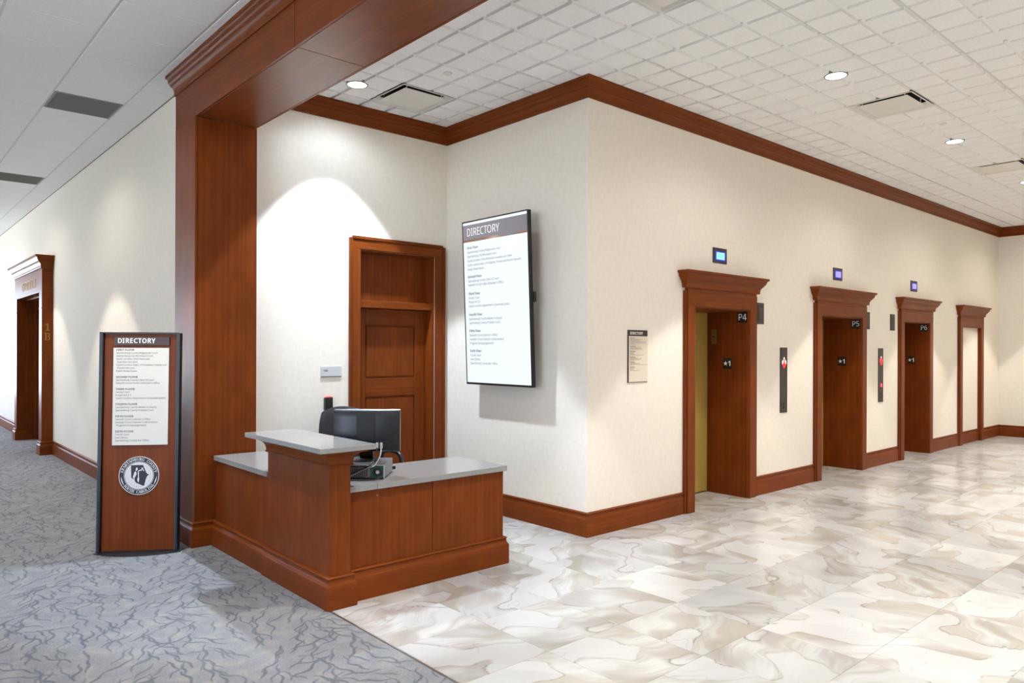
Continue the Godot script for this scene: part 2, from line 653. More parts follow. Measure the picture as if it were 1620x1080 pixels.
# ---------------------------------------------------------------- floors
func build_floor() -> void:
	var f := thing("floor", "polished cream and grey onyx tile floor of the lift lobby", "floor", V(2.25, 0, ZW), 0.0, "", "structure")
	var o := f.position
	put(mb().box(V(2.25, -0.25, -7.0) - o, V(XF + 0.2, -0.012, ZS + 0.2) - o), "screed", M.grout, f)
	put(mb().box(V(2.25, -0.012, -7.0) - o, V(XF + 0.2, -0.0022, ZS + 0.2) - o), "grout", M.grout, f)
	# slab meshes: one per print, four ways round
	var P := 0.602
	var S := P - 0.0018
	var meshes := []
	for k in 16:
		for w in 4:
			var b := MB.new()
			b.box(V(-S / 2, -0.0115, -S / 2), V(S / 2, 0, S / 2), 0.0008)
			var cx := (k % 4) * 0.25
			var cy := (k / 4) * 0.25
			for i in b.v.size():
				var q := Vector2(b.v[i].x, b.v[i].z) / S
				if w == 1: q = -q
				if w == 2: q = Vector2(q.x, -q.y)
				if w == 3: q = Vector2(-q.x, q.y)
				q = q * 0.99 + Vector2(0.5, 0.5)
				b.u[i] = Vector2(cx, cy) + q * 0.25
			meshes.append(b.mesh())
	var rest := SurfaceTool.new()
	var nrest := 0
	var x0 := 2.2605
	var z0 := -3.512
	for i in range(0, 25):
		for j in range(-6, 9):
			var x := x0 + P * (i + 0.5)
			var z := z0 + P * (j + 0.5)
			if x + P / 2 > XF + 0.15 or z - P / 2 < ZB - 0.25 or z > ZS + 0.2: continue
			if x > XT + 0.5 and z + P / 2 < -5.02: continue
			var pick := rng.randi() % meshes.size()
			var show := false
			for q in [V(x, 0, z), V(x - P / 2, 0, z - P / 2), V(x + P / 2, 0, z - P / 2), V(x - P / 2, 0, z + P / 2), V(x + P / 2, 0, z + P / 2)]:
				show = show or seen(q, 10.0)
			if x > XT + 0.4 and z + P / 2 < ZW - 0.6: show = false
			if show:
				var t := put_mesh(meshes[pick], "tile", M.onyx, f)
				t.position = V(x, 0, z) - o
			else:
				rest.append_from(meshes[pick], 0, Transform3D(Basis.IDENTITY, V(x, 0, z) - o))
				nrest += 1
	var r := put_mesh(rest.commit(), "tiles_beyond_view", M.onyx, f)
	r.set_meta("kind", "stuff")
	# carpet
	var c := thing("floor", "blue grey carpet with a darker twig pattern in the corridor", "carpet", V(XO, 0, ZN), 0.0, "", "structure")
	var b := mb(Vector3.BACK)
	b.off = Vector2(0.3, 0.1)
	b.box(V(XO - 0.2, -0.25, ZN - 0.2) - c.position, V(2.232, 0.004, ZH + 0.2) - c.position)
	b.box(V(2.232, -0.25, ZN - 0.2) - c.position, V(XL + 0.15, 0.004, -6.93) - c.position)
	put(b, "carpet_pile", M.carpet, c)
	var s := tag(put(mb().box(V(2.2325, -0.01, -4.26), V(2.2495, 0.005, ZS), 0.0015), "trim_1", M.steel), "thin metal strip between the carpet and the onyx tiles", "floor strip", "", "structure")
	s.set_meta("kind", "structure")

# ---------------------------------------------------------------- walls
func wall(called: String, label: String, boxes: Array, mat: Material = null) -> Node3D:
	var at: Vector3 = (boxes[0][0] + boxes[0][1]) * 0.5
	at.y = 0
	var b := mb()
	b.off = Vector2.ZERO
	for q in boxes: b.box(q[0] - at, q[1] - at)
	var o := put(b, called, mat if mat else M.wall)
	o.position = at
	return tag(o, label, "wall", "", "structure")

var LIFTS := [[6.464, 7.535, "P4"], [9.285, 10.505, "P5"], [12.01, 13.08, "P6"]]
const LH := 2.134
const BL := [14.66, 15.70]

func build_walls() -> void:
	var T := H + 0.25
	wall("wall_left", "cream wall that carries the large directory screen", [[V(XT, 0, -6.85), V(XT + 0.2, T, ZW)]])
	var bs := []
	var x := XT + 0.2
	for l in LIFTS:
		bs.append([V(x, 0, -5.1), V(l[0], T, ZW)])
		bs.append([V(l[0], LH, -5.1), V(l[1], T, ZW)])
		x = l[1]
	bs.append([V(x, 0, -5.1), V(BL[0], T, ZW)])
	bs.append([V(BL[0], LH - 0.02, -5.1), V(BL[1], T, ZW)])
	bs.append([V(BL[0], 0, -5.1), V(BL[1], LH - 0.02, ZW - 0.025)])
	bs.append([V(BL[1], 0, -5.1), V(XF + 0.2, T, ZW)])
	wall("wall_right", "long cream wall with the row of lift doorways", bs)
	wall("wall_far", "cream end wall of the lift lobby", [[V(XF, 0, ZW), V(XF + 0.2, T, ZS + 0.2)]])
	wall("wall_rear", "pale wall behind the desk with the staff door", [[V(2.633, 0, -6.85), V(3.77, T, ZB)], [V(3.77, 2.69, -6.85), V(4.695, T, ZB)], [V(4.695, 0, -6.85), V(XT, T, ZB)], [V(3.6, 0, -6.95), V(XT + 0.2, T, -6.85)]])
	wall("wall_corridor", "cream corridor wall running away behind the directory stand", [[V(XL, 0, -13.68), V(XL + 0.2, T, -6.916)], [V(XL, 2.56, -15.90), V(XL + 0.2, T, -13.68)], [V(XL, 0, ZN), V(XL + 0.2, T, -15.90)]])
	wall("wall_facing", "cream wall across the lobby from the lifts", [[V(2.26, 0, ZS), V(XF + 0.2, T, ZS + 0.2)]])
	wall("wall_side", "short cream wall beside the lobby opening", [[V(2.26, 0, ZS + 0.2), V(2.46, T, ZH)]])
	wall("wall_near", "cream wall closing the carpeted hall", [[V(XO, 0, ZH), V(2.46, T, ZH + 0.2)]])
	wall("wall_end", "cream wall at the far end of the corridor", [[V(XO, 0, ZN - 0.2), V(-2.6, T, ZN)], [V(1.8, 0, ZN - 0.2), V(XL + 0.2, T, ZN)], [V(-2.6, 0, ZN - 0.2), V(1.8, 0.3, ZN)], [V(-2.6, 3.5, ZN - 0.2), V(1.8, T, ZN)]])
	var ob := [[V(XO - 0.2, 0, ZN - 0.2), V(XO, 0.3, ZH + 0.2)], [V(XO - 0.2, 3.5, ZN - 0.2), V(XO, T, ZH + 0.2)]]
	var z := ZN - 0.2
	for w in WINS:
		ob.append([V(XO - 0.2, 0.3, z), V(XO, 3.5, w[0])])
		z = w[1]
	ob.append([V(XO - 0.2, 0.3, z), V(XO, 3.5, ZH + 0.2)])
	wall("wall_outer", "cream outer wall with tall windows along the hall", ob)

var WINS := [[-20.4, -15.6], [-3.4, 0.8]]

func build_windows() -> void:
	var k := 0
	for w in WINS + [[-2.6, 1.8]]:
		k += 1
		var mid: float = (w[0] + w[1]) / 2
		var t := thing("window_%d" % k, ["tall side window in the outer wall towards the corridor's end", "tall side window in the outer wall of the near hall", "tall window closing the far end of the corridor"][k - 1], "window", V(XO - 0.1, 0.3, mid) if k < 3 else V(mid, 0.3, ZN - 0.1), 0.0 if k < 3 else PI / 2, "", "structure")
		var L: float = (w[1] - w[0]) / 2
		for s in [-1, 1]:
			put(mb().box(V(-0.05, 0, s * L), V(0.05, 3.2, s * (L - 0.06)), 0.004), "frame_upright", M.gunmetal, t)
		put(mb().box(V(-0.05, 0, -L + 0.06), V(0.05, 0.06, L - 0.06), 0.004), "frame_rail", M.gunmetal, t)
		put(mb().box(V(-0.05, 3.14, -L + 0.06), V(0.05, 3.2, L - 0.06), 0.004), "frame_rail", M.gunmetal, t)
		for m in [-L / 3, L / 3]:
			put(mb().box(V(-0.04, 0.06, m - 0.025), V(0.04, 3.14, m + 0.025), 0.004), "mullion", M.gunmetal, t)
		for m in 3:
			var a: float = -L + 2 * L / 3 * m
			put(mb().box(V(-0.004, 0.06, a + 0.06), V(0.004, 3.14, a + 2 * L / 3 - 0.06)), "pane", M.glass, t)

# ---------------------------------------------------------------- ceilings
const TX := 4.328
const TZ := -3.26
const TP := 0.61
var cut_cells := {}      # cells taken by vents

func build_ceilings() -> void:
	# scored lobby tile: four raised pads
	var b := mb(Vector3.BACK)
	b.off = Vector2.ZERO
	b.quad(V(-0.30, 0.022, -0.30), V(0.30, 0.022, -0.30), V(0.30, 0.022, 0.30), V(-0.30, 0.022, 0.30), Vector3.DOWN)
	for sx in [-1, 1]:
		for sz in [-1, 1]:
			var c := V(sx * 0.1525, 0, sz * 0.1525)
			var i := 0.1325
			var e := 0.1345
			var q := [V(-1, 0, -1), V(1, 0, -1), V(1, 0, 1), V(-1, 0, 1)]
			b.quad(c + q[0] * i, c + q[1] * i, c + q[2] * i, c + q[3] * i, Vector3.DOWN)
			for k in 4:
				var k1 := (k + 1) % 4
				var nn: Vector3 = ((q[k] + q[k1]).normalized() - Vector3.UP).normalized()
				b.quad(c + q[k] * i, c + q[k1] * i, c + q[k1] * e + V(0, 0.022, 0), c + q[k] * e + V(0, 0.022, 0), nn)
	var scored := b.mesh()
	for v in [[-1, -5], [-1, 0], [5, 0], [11, 0], [17, 0]]: cut_cells[Vector2i(v[0], v[1])] = true
	var c := thing("ceiling", "white lobby ceiling of scored square acoustic tiles", "ceiling", V(XT, H, ZW), 0.0, "", "structure")
	var o := c.position
	put(mb().box(V(2.62, H + 0.12, -6.9) - o, V(XF + 0.2, H + 0.2, ZS + 0.2) - o), "plenum_deck", M.tee, c)
	var rest := SurfaceTool.new()
	for i in range(-3, 21):
		for j in range(-6, 8):
			if cut_cells.has(Vector2i(i, j)): continue
			var x0 := TX + TP * i
			var z0 := TZ + TP * j
			var x := x0 + TP / 2
			var z := z0 + TP / 2
			var inside := x0 + TP > 2.64 and z0 + TP > ZB and x0 < XF and z0 < ZS
			if x0 > XT and z0 + TP < ZW + 0.01: inside = false
			if not inside: continue
			var mesh: Mesh = scored
			# border tiles are cut at the walls
			var lo := V(maxf(x0, 2.635), 0, maxf(z0, ZB + 0.002))
			var hi := V(minf(x0 + TP, XF - 0.002), 0, minf(z0 + TP, ZS - 0.002))
			if x0 < XT and x0 + TP > XT and z0 < ZW - 0.3: hi.x = XT - 0.002
			if x0 + TP > XT + 0.3 and z0 < ZW and z0 + TP > ZW: lo.z = ZW + 0.002
			var whole := hi.x - lo.x > TP - 0.005 and hi.z - lo.z > TP - 0.005
			if not whole: mesh = cut_tile(lo, hi, V(x, 0, z))
			if seen(V(x, H, z), 60.0):
				var t := put_mesh(mesh, "tile", M.tile, c)
				t.position = V(x, H, z) - o
			else:
				rest.append_from(mesh, 0, Transform3D(Basis.IDENTITY, V(x, H, z) - o))
	var r := put_mesh(rest.commit(), "tiles_beyond_view", M.tile, c)
	r.set_meta("kind", "stuff")
	for i in range(-2, 21):
		var x := TX + TP * i
		if x < XF: put(mb().box(V(x - 0.012, H + 0.020, (ZB if x < XT else ZW)) - o, V(x + 0.012, H + 0.03, ZS) - o), "tee_bar", M.tee, c)
	for j in range(-5, 8):
		var z := TZ + TP * j
		if z < ZS: put(mb().box(V(2.64, H + 0.020, z - 0.012) - o, V((XT if z < ZW else XF), H + 0.03, z + 0.012) - o), "tee_bar", M.tee, c)
	# corridor: plain square-edged tiles
	var d := thing("ceiling", "plain white tile ceiling over the carpeted corridor", "ceiling", V(XL, H, -8.0), 0.0, "", "structure")
	o = d.position
	put(mb().box(V(XO - 0.2, H + 0.12, ZN - 0.2) - o, V(2.62, H + 0.2, ZH + 0.2) - o), "plenum_deck", M.tee, d)
	var CX := 1.966
	var CZ := -5.664
	var CP := 0.6035
	var rest2 := SurfaceTool.new()
	for i in range(-12, 2):
		for j in range(-35, 16):
			if (i == -1 and (j == -5 or j == -12)): continue
			var lo := V(maxf(CX + 0.608 * i, XO), 0, maxf(CZ + CP * j, ZN))
			var hi := V(minf(CX + 0.608 * (i + 1), XL - 0.002 if CZ + CP * j < -6.93 else 2.1), 0, minf(CZ + CP * (j + 1), ZH))
			if hi.x - lo.x < 0.02 or hi.z - lo.z < 0.02: continue
			var mid := (lo + hi) / 2
			var q := mb(Vector3.BACK)
			q.off = Vector2(rng.randf(), rng.randf())
			q.box(V(lo.x + 0.0095, 0, lo.z + 0.004) - mid, V(hi.x - 0.0095, 0.012, hi.z - 0.004) - mid, 0.002)
			if seen(V(mid.x, H, mid.z), 80.0) and mid.z > -17.5:
				var t := put(q, "tile", M.tile, d)
				t.position = V(mid.x, H, mid.z) - o
			else:
				rest2.append_from(q.mesh(), 0, Transform3D(Basis.IDENTITY, V(mid.x, H, mid.z) - o))
	var r2 := put_mesh(rest2.commit(), "tiles_beyond_view", M.tile, d)
	r2.set_meta("kind", "stuff")
	for i in range(-11, 1):
		var x := CX + 0.608 * i
		put(mb().box(V(x - 0.012, H + 0.003, ZN) - o, V(x + 0.012, H + 0.03, ZH) - o), "tee_bar", M.tee, d)
	for j in range(-33, 16):
		var z := CZ + CP * j
		if z < ZH: put(mb().box(V(XO, H + 0.006, z - 0.012) - o, V(2.2 if z < -6.93 else 2.09, H + 0.025, z + 0.012) - o), "cross_tee", M.tee, d)
	# shadow-gap angle at the corridor wall
	put(mb().box(V(XL - 0.012, H - 0.001, ZN) - o, V(XL, H + 0.02, -6.99) - o), "wall_angle", M.grille, d)

func cut_tile(lo: Vector3, hi: Vector3, mid: Vector3) -> ArrayMesh:
	var q := mb(Vector3.BACK)
	q.off = Vector2.ZERO
	var a := lo - mid
	var b := hi - mid
	q.quad(V(a.x, 0.022, a.z), V(b.x, 0.022, a.z), V(b.x, 0.022, b.z), V(a.x, 0.022, b.z), Vector3.DOWN)
	for sx in [-1, 1]:
		for sz in [-1, 1]:
			var l := V(maxf(a.x, sx * 0.1525 - 0.1345), 0, maxf(a.z, sz * 0.1525 - 0.1345))
			var h := V(minf(b.x, sx * 0.1525 + 0.1345), 0, minf(b.z, sz * 0.1525 + 0.1345))
			if h.x - l.x > 0.03 and h.z - l.z > 0.03:
				q.box(V(l.x, 0, l.z), V(h.x, 0.022, h.z), 0.003)
	return q.mesh()

# ---------------------------------------------------------------- column, beam, mouldings
func arc(from: Vector2, to: Vector2, bulge: float, n := 6) -> Array:
	# points from -> to bowed sideways by bulge (positive bows to the right of travel)
	var r := []
	var m := (from + to) / 2
	var d := to - from
	var s := Vector2(d.y, -d.x) * bulge
	for i in n + 1:
		var t := float(i) / n
		r.append(from.lerp(to, t) + s * 4.0 * t * (1.0 - t))
	return r

func crown_profile(out: float, high: float) -> Array:
	var p := [Vector2(0, 0), Vector2(0.16 * out, 0), Vector2(0.16 * out, 0.05 * high)]
	p += arc(Vector2(0.18 * out, 0.07 * high), Vector2(0.46 * out, 0.46 * high), -0.13)
	p += [Vector2(0.52 * out, 0.47 * high), Vector2(0.52 * out, 0.53 * high), Vector2(0.57 * out, 0.54 * high)]
	p += arc(Vector2(0.58 * out, 0.56 * high), Vector2(0.74 * out, 0.72 * high), 0.12, 4)
	p += arc(Vector2(0.75 * out, 0.73 * high), Vector2(0.93 * out, 0.86 * high), -0.12, 4)
	p += [Vector2(1.0 * out, 0.87 * high), Vector2(1.0 * out, 1.0 * high), Vector2(0, 1.0 * high)]
	return p

func base_profile(out: float, high: float) -> Array:
	var p := [Vector2(0, 0), Vector2(out, 0), Vector2(out, 0.70 * high)]
	p += arc(Vector2(out * 0.98, 0.72 * high), Vector2(out * 0.55, 0.88 * high), -0.12, 4)
	p += [Vector2(out * 0.52, 0.905 * high)]
	p += arc(Vector2(out * 0.52, 0.915 * high), Vector2(out * 0.52, 0.985 * high), 0.5, 5)
	p += [Vector2(out * 0.35, high), Vector2(0, high)]
	return p

func build_column_and_beam() -> void:
	var c := thing("wood_column", "cherry panelled square column between desk and corridor wall", "column", V(2.366, 0, -6.64), 0.0, "", "structure")
	var o := c.position
	put(mb().box(V(2.12, 0, -6.90) - o, V(2.613, 3.641, -6.417) - o), "core", M.wood2, c)
	put(mb().box(V(2.10, 0, -6.917) - o, V(2.12, 3.641, -6.399) - o, 0.0015), "side_panel", M.wood, c)
	put(mb().box(V(2.122, 0, -6.417) - o, V(2.633, 3.641, -6.397) - o, 0.0015), "front_panel", M.wood2, c)
	put(mb().box(V(2.613, 0, -6.56) - o, V(2.633, 3.641, -6.4175) - o, 0.0015), "side_panel", M.wood, c)
	var b := mb()
	b.sweep(base_profile(0.030, 0.214), [V(XL, 0, -6.917) - o, V(2.10, 0, -6.917) - o, V(2.10, 0, -6.397) - o, V(2.633, 0, -6.397) - o, V(2.633, 0, -6.56) - o])
	put(b, "base_moulding", M.wood, c)
	var e := thing("wood_beam", "cherry clad ceiling beam with crown moulding spanning over the desk", "beam", V(2.366, 3.6435, -4.5), 0.0, "", "structure")
	o = e.position
	put(mb(Vector3.BACK).box(V(2.12, 3.664, -6.897) - o, V(2.613, H, ZS) - o), "core", M.wood2, e)
	var zs := [-6.917, -4.498, -2.06, 0.38, ZS]
	for i in 4:
		var z0: float = zs[i] + 0.0025
		var z1: float = zs[i + 1] - 0.0025
		put(mb(Vector3.BACK).box(V(2.10, 3.6435, z0) - o, V(2.12, H - 0.17, z1) - o, 0.0015), "fascia_panel", M.wood, e)
		put(mb(Vector3.BACK).box(V(2.613, 3.6435, maxf(z0, -6.56)) - o, V(2.633, H - 0.17, z1) - o, 0.0015), "fascia_panel", M.wood, e)
		put(mb(Vector3.BACK).box(V(2.1225, 3.6435, maxf(z0, -6.39)) - o, V(2.6105, 3.6635, z1) - o, 0.0015), "soffit_panel", M.wood_gloss, e)
	b = mb()
	b.sweep(crown_profile(0.069, 0.181), [V(XL, H - 0.181, -6.917) - o, V(2.10, H - 0.181, -6.917) - o, V(2.10, H - 0.181, ZS) - o])
	put(b, "crown_moulding", M.wood, e)

func build_trim() -> void:
	var b := mb()
	b.sweep(crown_profile(0.069, 0.181), [V(2.633, H - 0.181, ZS), V(2.633, H - 0.181, ZB), V(XT, H - 0.181, ZB), V(XT, H - 0.181, ZW), V(XF, H - 0.181, ZW), V(XF, H - 0.181, ZS)])
	tag(put(b, "trim_2", M.wood), "cherry crown moulding around the top of the lobby walls", "crown moulding", "", "structure")
	# a paper strip that hangs below the crown
	tag(put(mb().box(V(XT - 0.002, H - 0.197, -5.122), V(XT - 0.0005, H - 0.1815, -5.03)), "paper_strip", M.white_ink), "small white strip peeping out under crown moulding above the screen", "strip")
	var bp := base_profile(0.018, 0.2215)
	var runs := [
		["baseboard_left", "cherry baseboard turning the corner under the directory screen", [V(XT, 0, ZB), V(XT, 0, ZW), V(LIFTS[0][0] - 0.1655, 0, ZW)]],
		["baseboard_rear", "cherry baseboard left of the staff door behind desk", [V(2.664, 0, ZB), V(3.638, 0, ZB)]],
		["baseboard_far", "cherry baseboard along the far end wall", [V(BL[1] + 0.1605, 0, ZW), V(XF, 0, ZW), V(XF, 0, ZS)]],
		["baseboard_corridor", "cherry baseboard along the carpet behind the directory stand", [V(XL, 0, -13.38), V(XL, 0, -6.95)]],
		["baseboard_end", "cherry baseboard past the courtroom doorway at the corridor's far end", [V(XL, 0, ZN), V(XL, 0, -16.17)]]]
	var between := [["baseboard_right", "cherry baseboard between the P4 and P5 lift doorways", LIFTS[0][1] + 0.1655, LIFTS[1][0] - 0.1655], ["baseboard_right", "cherry baseboard between the P5 and P6 lift doorways", LIFTS[1][1] + 0.1655, LIFTS[2][0] - 0.1655],
		["baseboard_right", "cherry baseboard between the P6 doorway and blank surround", LIFTS[2][1] + 0.1655, BL[0] - 0.1605]]
	for r in between: runs.append([r[0], r[1], [V(r[2], 0, ZW), V(r[3], 0, ZW)]])
	runs.append(["baseboard_niche", "short cherry baseboard inside the blank surround", [V(BL[0] + 0.0105, 0, ZW - 0.025), V(BL[1] - 0.0105, 0, ZW - 0.025)]])
	for r in runs:
		b = mb()
		var path: Array = r[2]
		if r[0].begins_with("baseboard_corr") or r[0].begins_with("baseboard_end"):
			# the corridor wall faces -x, so the path runs towards +z
			b.sweep(bp, path)
		else:
			b.sweep(bp, path)
		tag(put(b, r[0], M.wood), r[1], "baseboard", "", "structure")

# ---------------------------------------------------------------- lift doorways
func surround(t: Node3D, w0: float, w1: float, high: float, top: float, proud: float, crown_out: float, crown_high: float, side: float, back: float) -> void:
	# in the thing's own axes: x along the wall, z out of it, origin on the wall line
	for s in [-1, 1]:
		var inner: float = w0 if s < 0 else w1
		put(mb().box(V(inner, 0, 0.0), V(inner + s * (side - 0.035), high, proud), 0.002), "casing_stile", M.wood, t)
		put(mb().box(V(inner + s * (side - 0.035), 0, 0.0), V(inner + s * side, top - 0.03, proud * 0.72), 0.003), "back_band", M.wood2, t)
		put(mb().box(V(inner - s * 0.010, 0, back), V(inner, high - 0.0, proud - 0.010), 0.003), "inner_bead", M.wood, t)
	put(mb(Vector3.RIGHT).box(V(w0 - (side - 0.035), high, 0.0), V(w1 + (side - 0.035), top, proud), 0.002), "casing_head", M.wood, t)
	put(mb(Vector3.RIGHT).box(V(w0, high - 0.010, back), V(w1, high, proud - 0.010), 0.003), "inner_bead", M.wood, t)
	var a := w0 - side
	var b := w1 + side
	var q := mb()
	var y := top
	q.sweep(crown_profile(crown_out, crown_high), [V(a, y, 0), V(a, y, proud), V(b, y, proud), V(b, y, 0)])
	q.box(V(a, y, 0), V(b, y + crown_high - 0.0005, proud))
	put(q, "crown_moulding", M.wood, t)
	var r := mb()
	var bead := [Vector2(0, 0)] + arc(Vector2(0.001, 0.001), Vector2(0.001, 0.016), 0.5, 5) + [Vector2(0, 0.018)]
	r.sweep(bead, [V(a + 0.036, top - 0.045, proud - 0.0015), V(b - 0.036, top - 0.045, proud - 0.0015)])
	put(r, "bead", M.wood, t)

func build_lifts() -> void:
	var words := ["left-hand, nearest", "middle", "right-hand"]
	for i in 3:
		var l: Array = LIFTS[i]
		var mid: float = (l[0] + l[1]) / 2
		var hw: float = (l[1] - l[0]) / 2
		var t := thing("door_%d" % (i + 1), "%s lift doorway in cherry surround marked %s" % [words[i], l[2]], "lift door", V(mid, 0, ZW), 0.0, "", "structure")
		surround(t, -hw, hw, LH, 2.322, 0.042, 0.092, 0.172, 0.165, 0.0)
		for s in [-1, 1]:
			put(mb().box(V(s * hw, 0, -0.515), V(s * (hw - 0.012), LH - 0.012, 0.0), 0.001), "jamb_lining", M.wood2, t)
		put(mb(Vector3.RIGHT).box(V(-hw, LH - 0.012, -0.515), V(hw, LH, 0.0), 0.001), "head_lining", M.wood2, t)
		for s in [-1, 1]:
			put(mb().box(V(0.002 * s, 0.012, -0.56), V(s * (hw + 0.0), LH, -0.518), 0.002), "door_leaf", M.brass, t)
		put(mb(Vector3.RIGHT).box(V(-hw, -0.002, -0.60), V(hw, 0.003, -0.516), 0.0005), "sill", M.steel, t)
		put(mb().box(V(-hw, 0, -0.645), V(hw, LH, -0.601)), "shaft_back", M.black_matt, t)
		# plates on the right-hand jamb, which faces left
		var j := hw - 0.012
		for d in [[l[2], 2.055, -0.051, 0.125, 0.10], ["1", 1.525, -0.245, 0.115, 0.105]]:
			var pl := put(mb().box(V(j - 0.004, d[1] - d[4] / 2 - 0.01, d[2] - d[3] / 2), V(j, d[1] + d[4] / 2 + 0.01, d[2] + d[3] / 2), 0.001), "number_plate", M.black, t)
			var ms: ArrayMesh
			if d[0] == "1":
				ms = print_on([["1", 0.032, 0, 0.085, font("Droid Sans", true)]], true)
				var star := PackedVector2Array()
				for k in 10:
					var rr := 0.030 if k % 2 == 0 else 0.0125
					star.append(Vector2(sin(TAU * k / 10), cos(TAU * k / 10)) * rr + Vector2(-0.022, 0))
				var sr := put(MB.new().prism(star, V(0, 0, 0), Vector3.RIGHT, Vector3.UP, 0.0006), "star", M.white_ink, pl)
				sr.transform = Transform3D(Basis(Vector3.UP, -PI / 2), V(j - 0.0048, d[1], d[2]))
			else:
				ms = print_on([[d[0], 0, 0, 0.098, font("Droid Sans", false)]], true)
			var g := put_mesh(ms, "lettering", M.white_ink, pl)
			g.transform = Transform3D(Basis(Vector3.UP, -PI / 2), V(j - 0.0048, d[1], d[2]))
		if i == 0:
			var kb := put(mb().box(V(j - 0.012, 1.752, -0.455), V(j, 1.924, -0.39), 0.003), "key_switch_plate", M.dull_brass, t)
			put(mb().lathe([Vector2(0.012, 0), Vector2(0.012, 0.006), Vector2(0, 0.006)], V(j - 0.012, 1.838, -0.42), 12, Vector3.LEFT), "key_cylinder", M.black, kb)
	# blank surround
	var f := thing("trim_3", "blank cherry door surround framing plain wall near the far corner", "surround", V((BL[0] + BL[1]) / 2, 0, ZW), 0.0, "", "structure")
	var hw: float = (BL[1] - BL[0]) / 2
	surround(f, -hw, hw, LH - 0.02, 2.315, 0.042, 0.092, 0.172, 0.160, -0.0245)

func build_staff_door() -> void:
	var t := thing("door_4", "cherry staff door with raised panels and transom behind the desk", "door", V(4.2325, 0, ZB), 0.0, "", "structure")
	var a := 3.77 - 4.2325
	var b := 4.695 - 4.2325
	var W := Vector3.RIGHT
	# casing with stepped bands
	for s in [-1, 1]:
		var e: float = a if s < 0 else b
		put(mb().box(V(e, 0, -0.01), V(e + s * 0.095, 2.69, 0.018), 0.004), "casing_stile", M.wood, t)
		put(mb().box(V(e + s * 0.095, 0, 0.0), V(e + s * 0.13, 2.80, 0.030), 0.006), "back_band", M.wood2, t)
		put(mb().box(V(e, 0, -0.20), V(e - s * 0.012, 2.69, -0.0105), 0.001), "jamb_lining", M.wood, t)
		put(mb().box(V(e - s * 0.0125, 0, -0.20), V(e - s * 0.032, 2.10, -0.155), 0.001), "door_stop", M.wood2, t)
	put(mb(W).box(V(a - 0.095, 2.69, -0.01), V(b + 0.095, 2.785, 0.018), 0.004), "casing_head", M.wood, t)
	put(mb(W).box(V(a - 0.095, 2.786, 0.0), V(b + 0.095, 2.82, 0.030), 0.006), "back_band", M.wood2, t)
	put(mb(W).box(V(a, 2.678, -0.20), V(b, 2.69, -0.0105), 0.001), "head_lining", M.wood, t)
	put(mb(W).box(V(a + 0.012, 2.103, -0.20), V(b - 0.012, 2.178, -0.035), 0.004), "transom_bar", M.wood, t)
	put(mb().box(V(a + 0.012, 2.179, -0.20), V(b - 0.012, 2.677, -0.165)), "transom_panel", M.wood, t)
	# leaf: stiles, rails and two sunk panels
	var z0 := -0.20
	var z1 := -0.155
	var l := a + 0.033
	var r := b - 0.033
	var leaf := put(mb().box(V(l, 0.012, z0), V(r, 2.10, z1 - 0.016)), "door_leaf", M.wood2, t)
	for s in [[l, l + 0.12], [r - 0.12, r]]:
		put(mb().box(V(s[0], 0.012, z1 - 0.016), V(s[1], 2.10, z1), 0.004), "stile", M.wood, leaf)
	for y in [[0.012, 0.26], [1.18, 1.372], [1.935, 2.10]]:
		put(mb(W).box(V(l + 0.12, y[0], z1 - 0.016), V(r - 0.12, y[1], z1), 0.004), "rail", M.wood, leaf)
	for y in [[0.26, 1.18], [1.372, 1.935]]:
		var q := mb()
		q.box(V(l + 0.135, y[0] + 0.015, z1 - 0.016), V(r - 0.135, y[1] - 0.015, z1 - 0.006), 0.009)
		put(q, "raised_panel", M.wood, leaf)
	var k := put(mb().lathe([Vector2(0.026, 0), Vector2(0.026, 0.008), Vector2(0.010, 0.012), Vector2(0.010, 0.05), Vector2(0, 0.05)], V(l + 0.06, 0.98, z1), 16, Vector3.BACK), "handle", M.steel, leaf)
	put(mb().box(V(l + 0.05, 0.97, z1 + 0.042), V(l + 0.17, 0.99, z1 + 0.056), 0.004), "lever", M.steel, k)

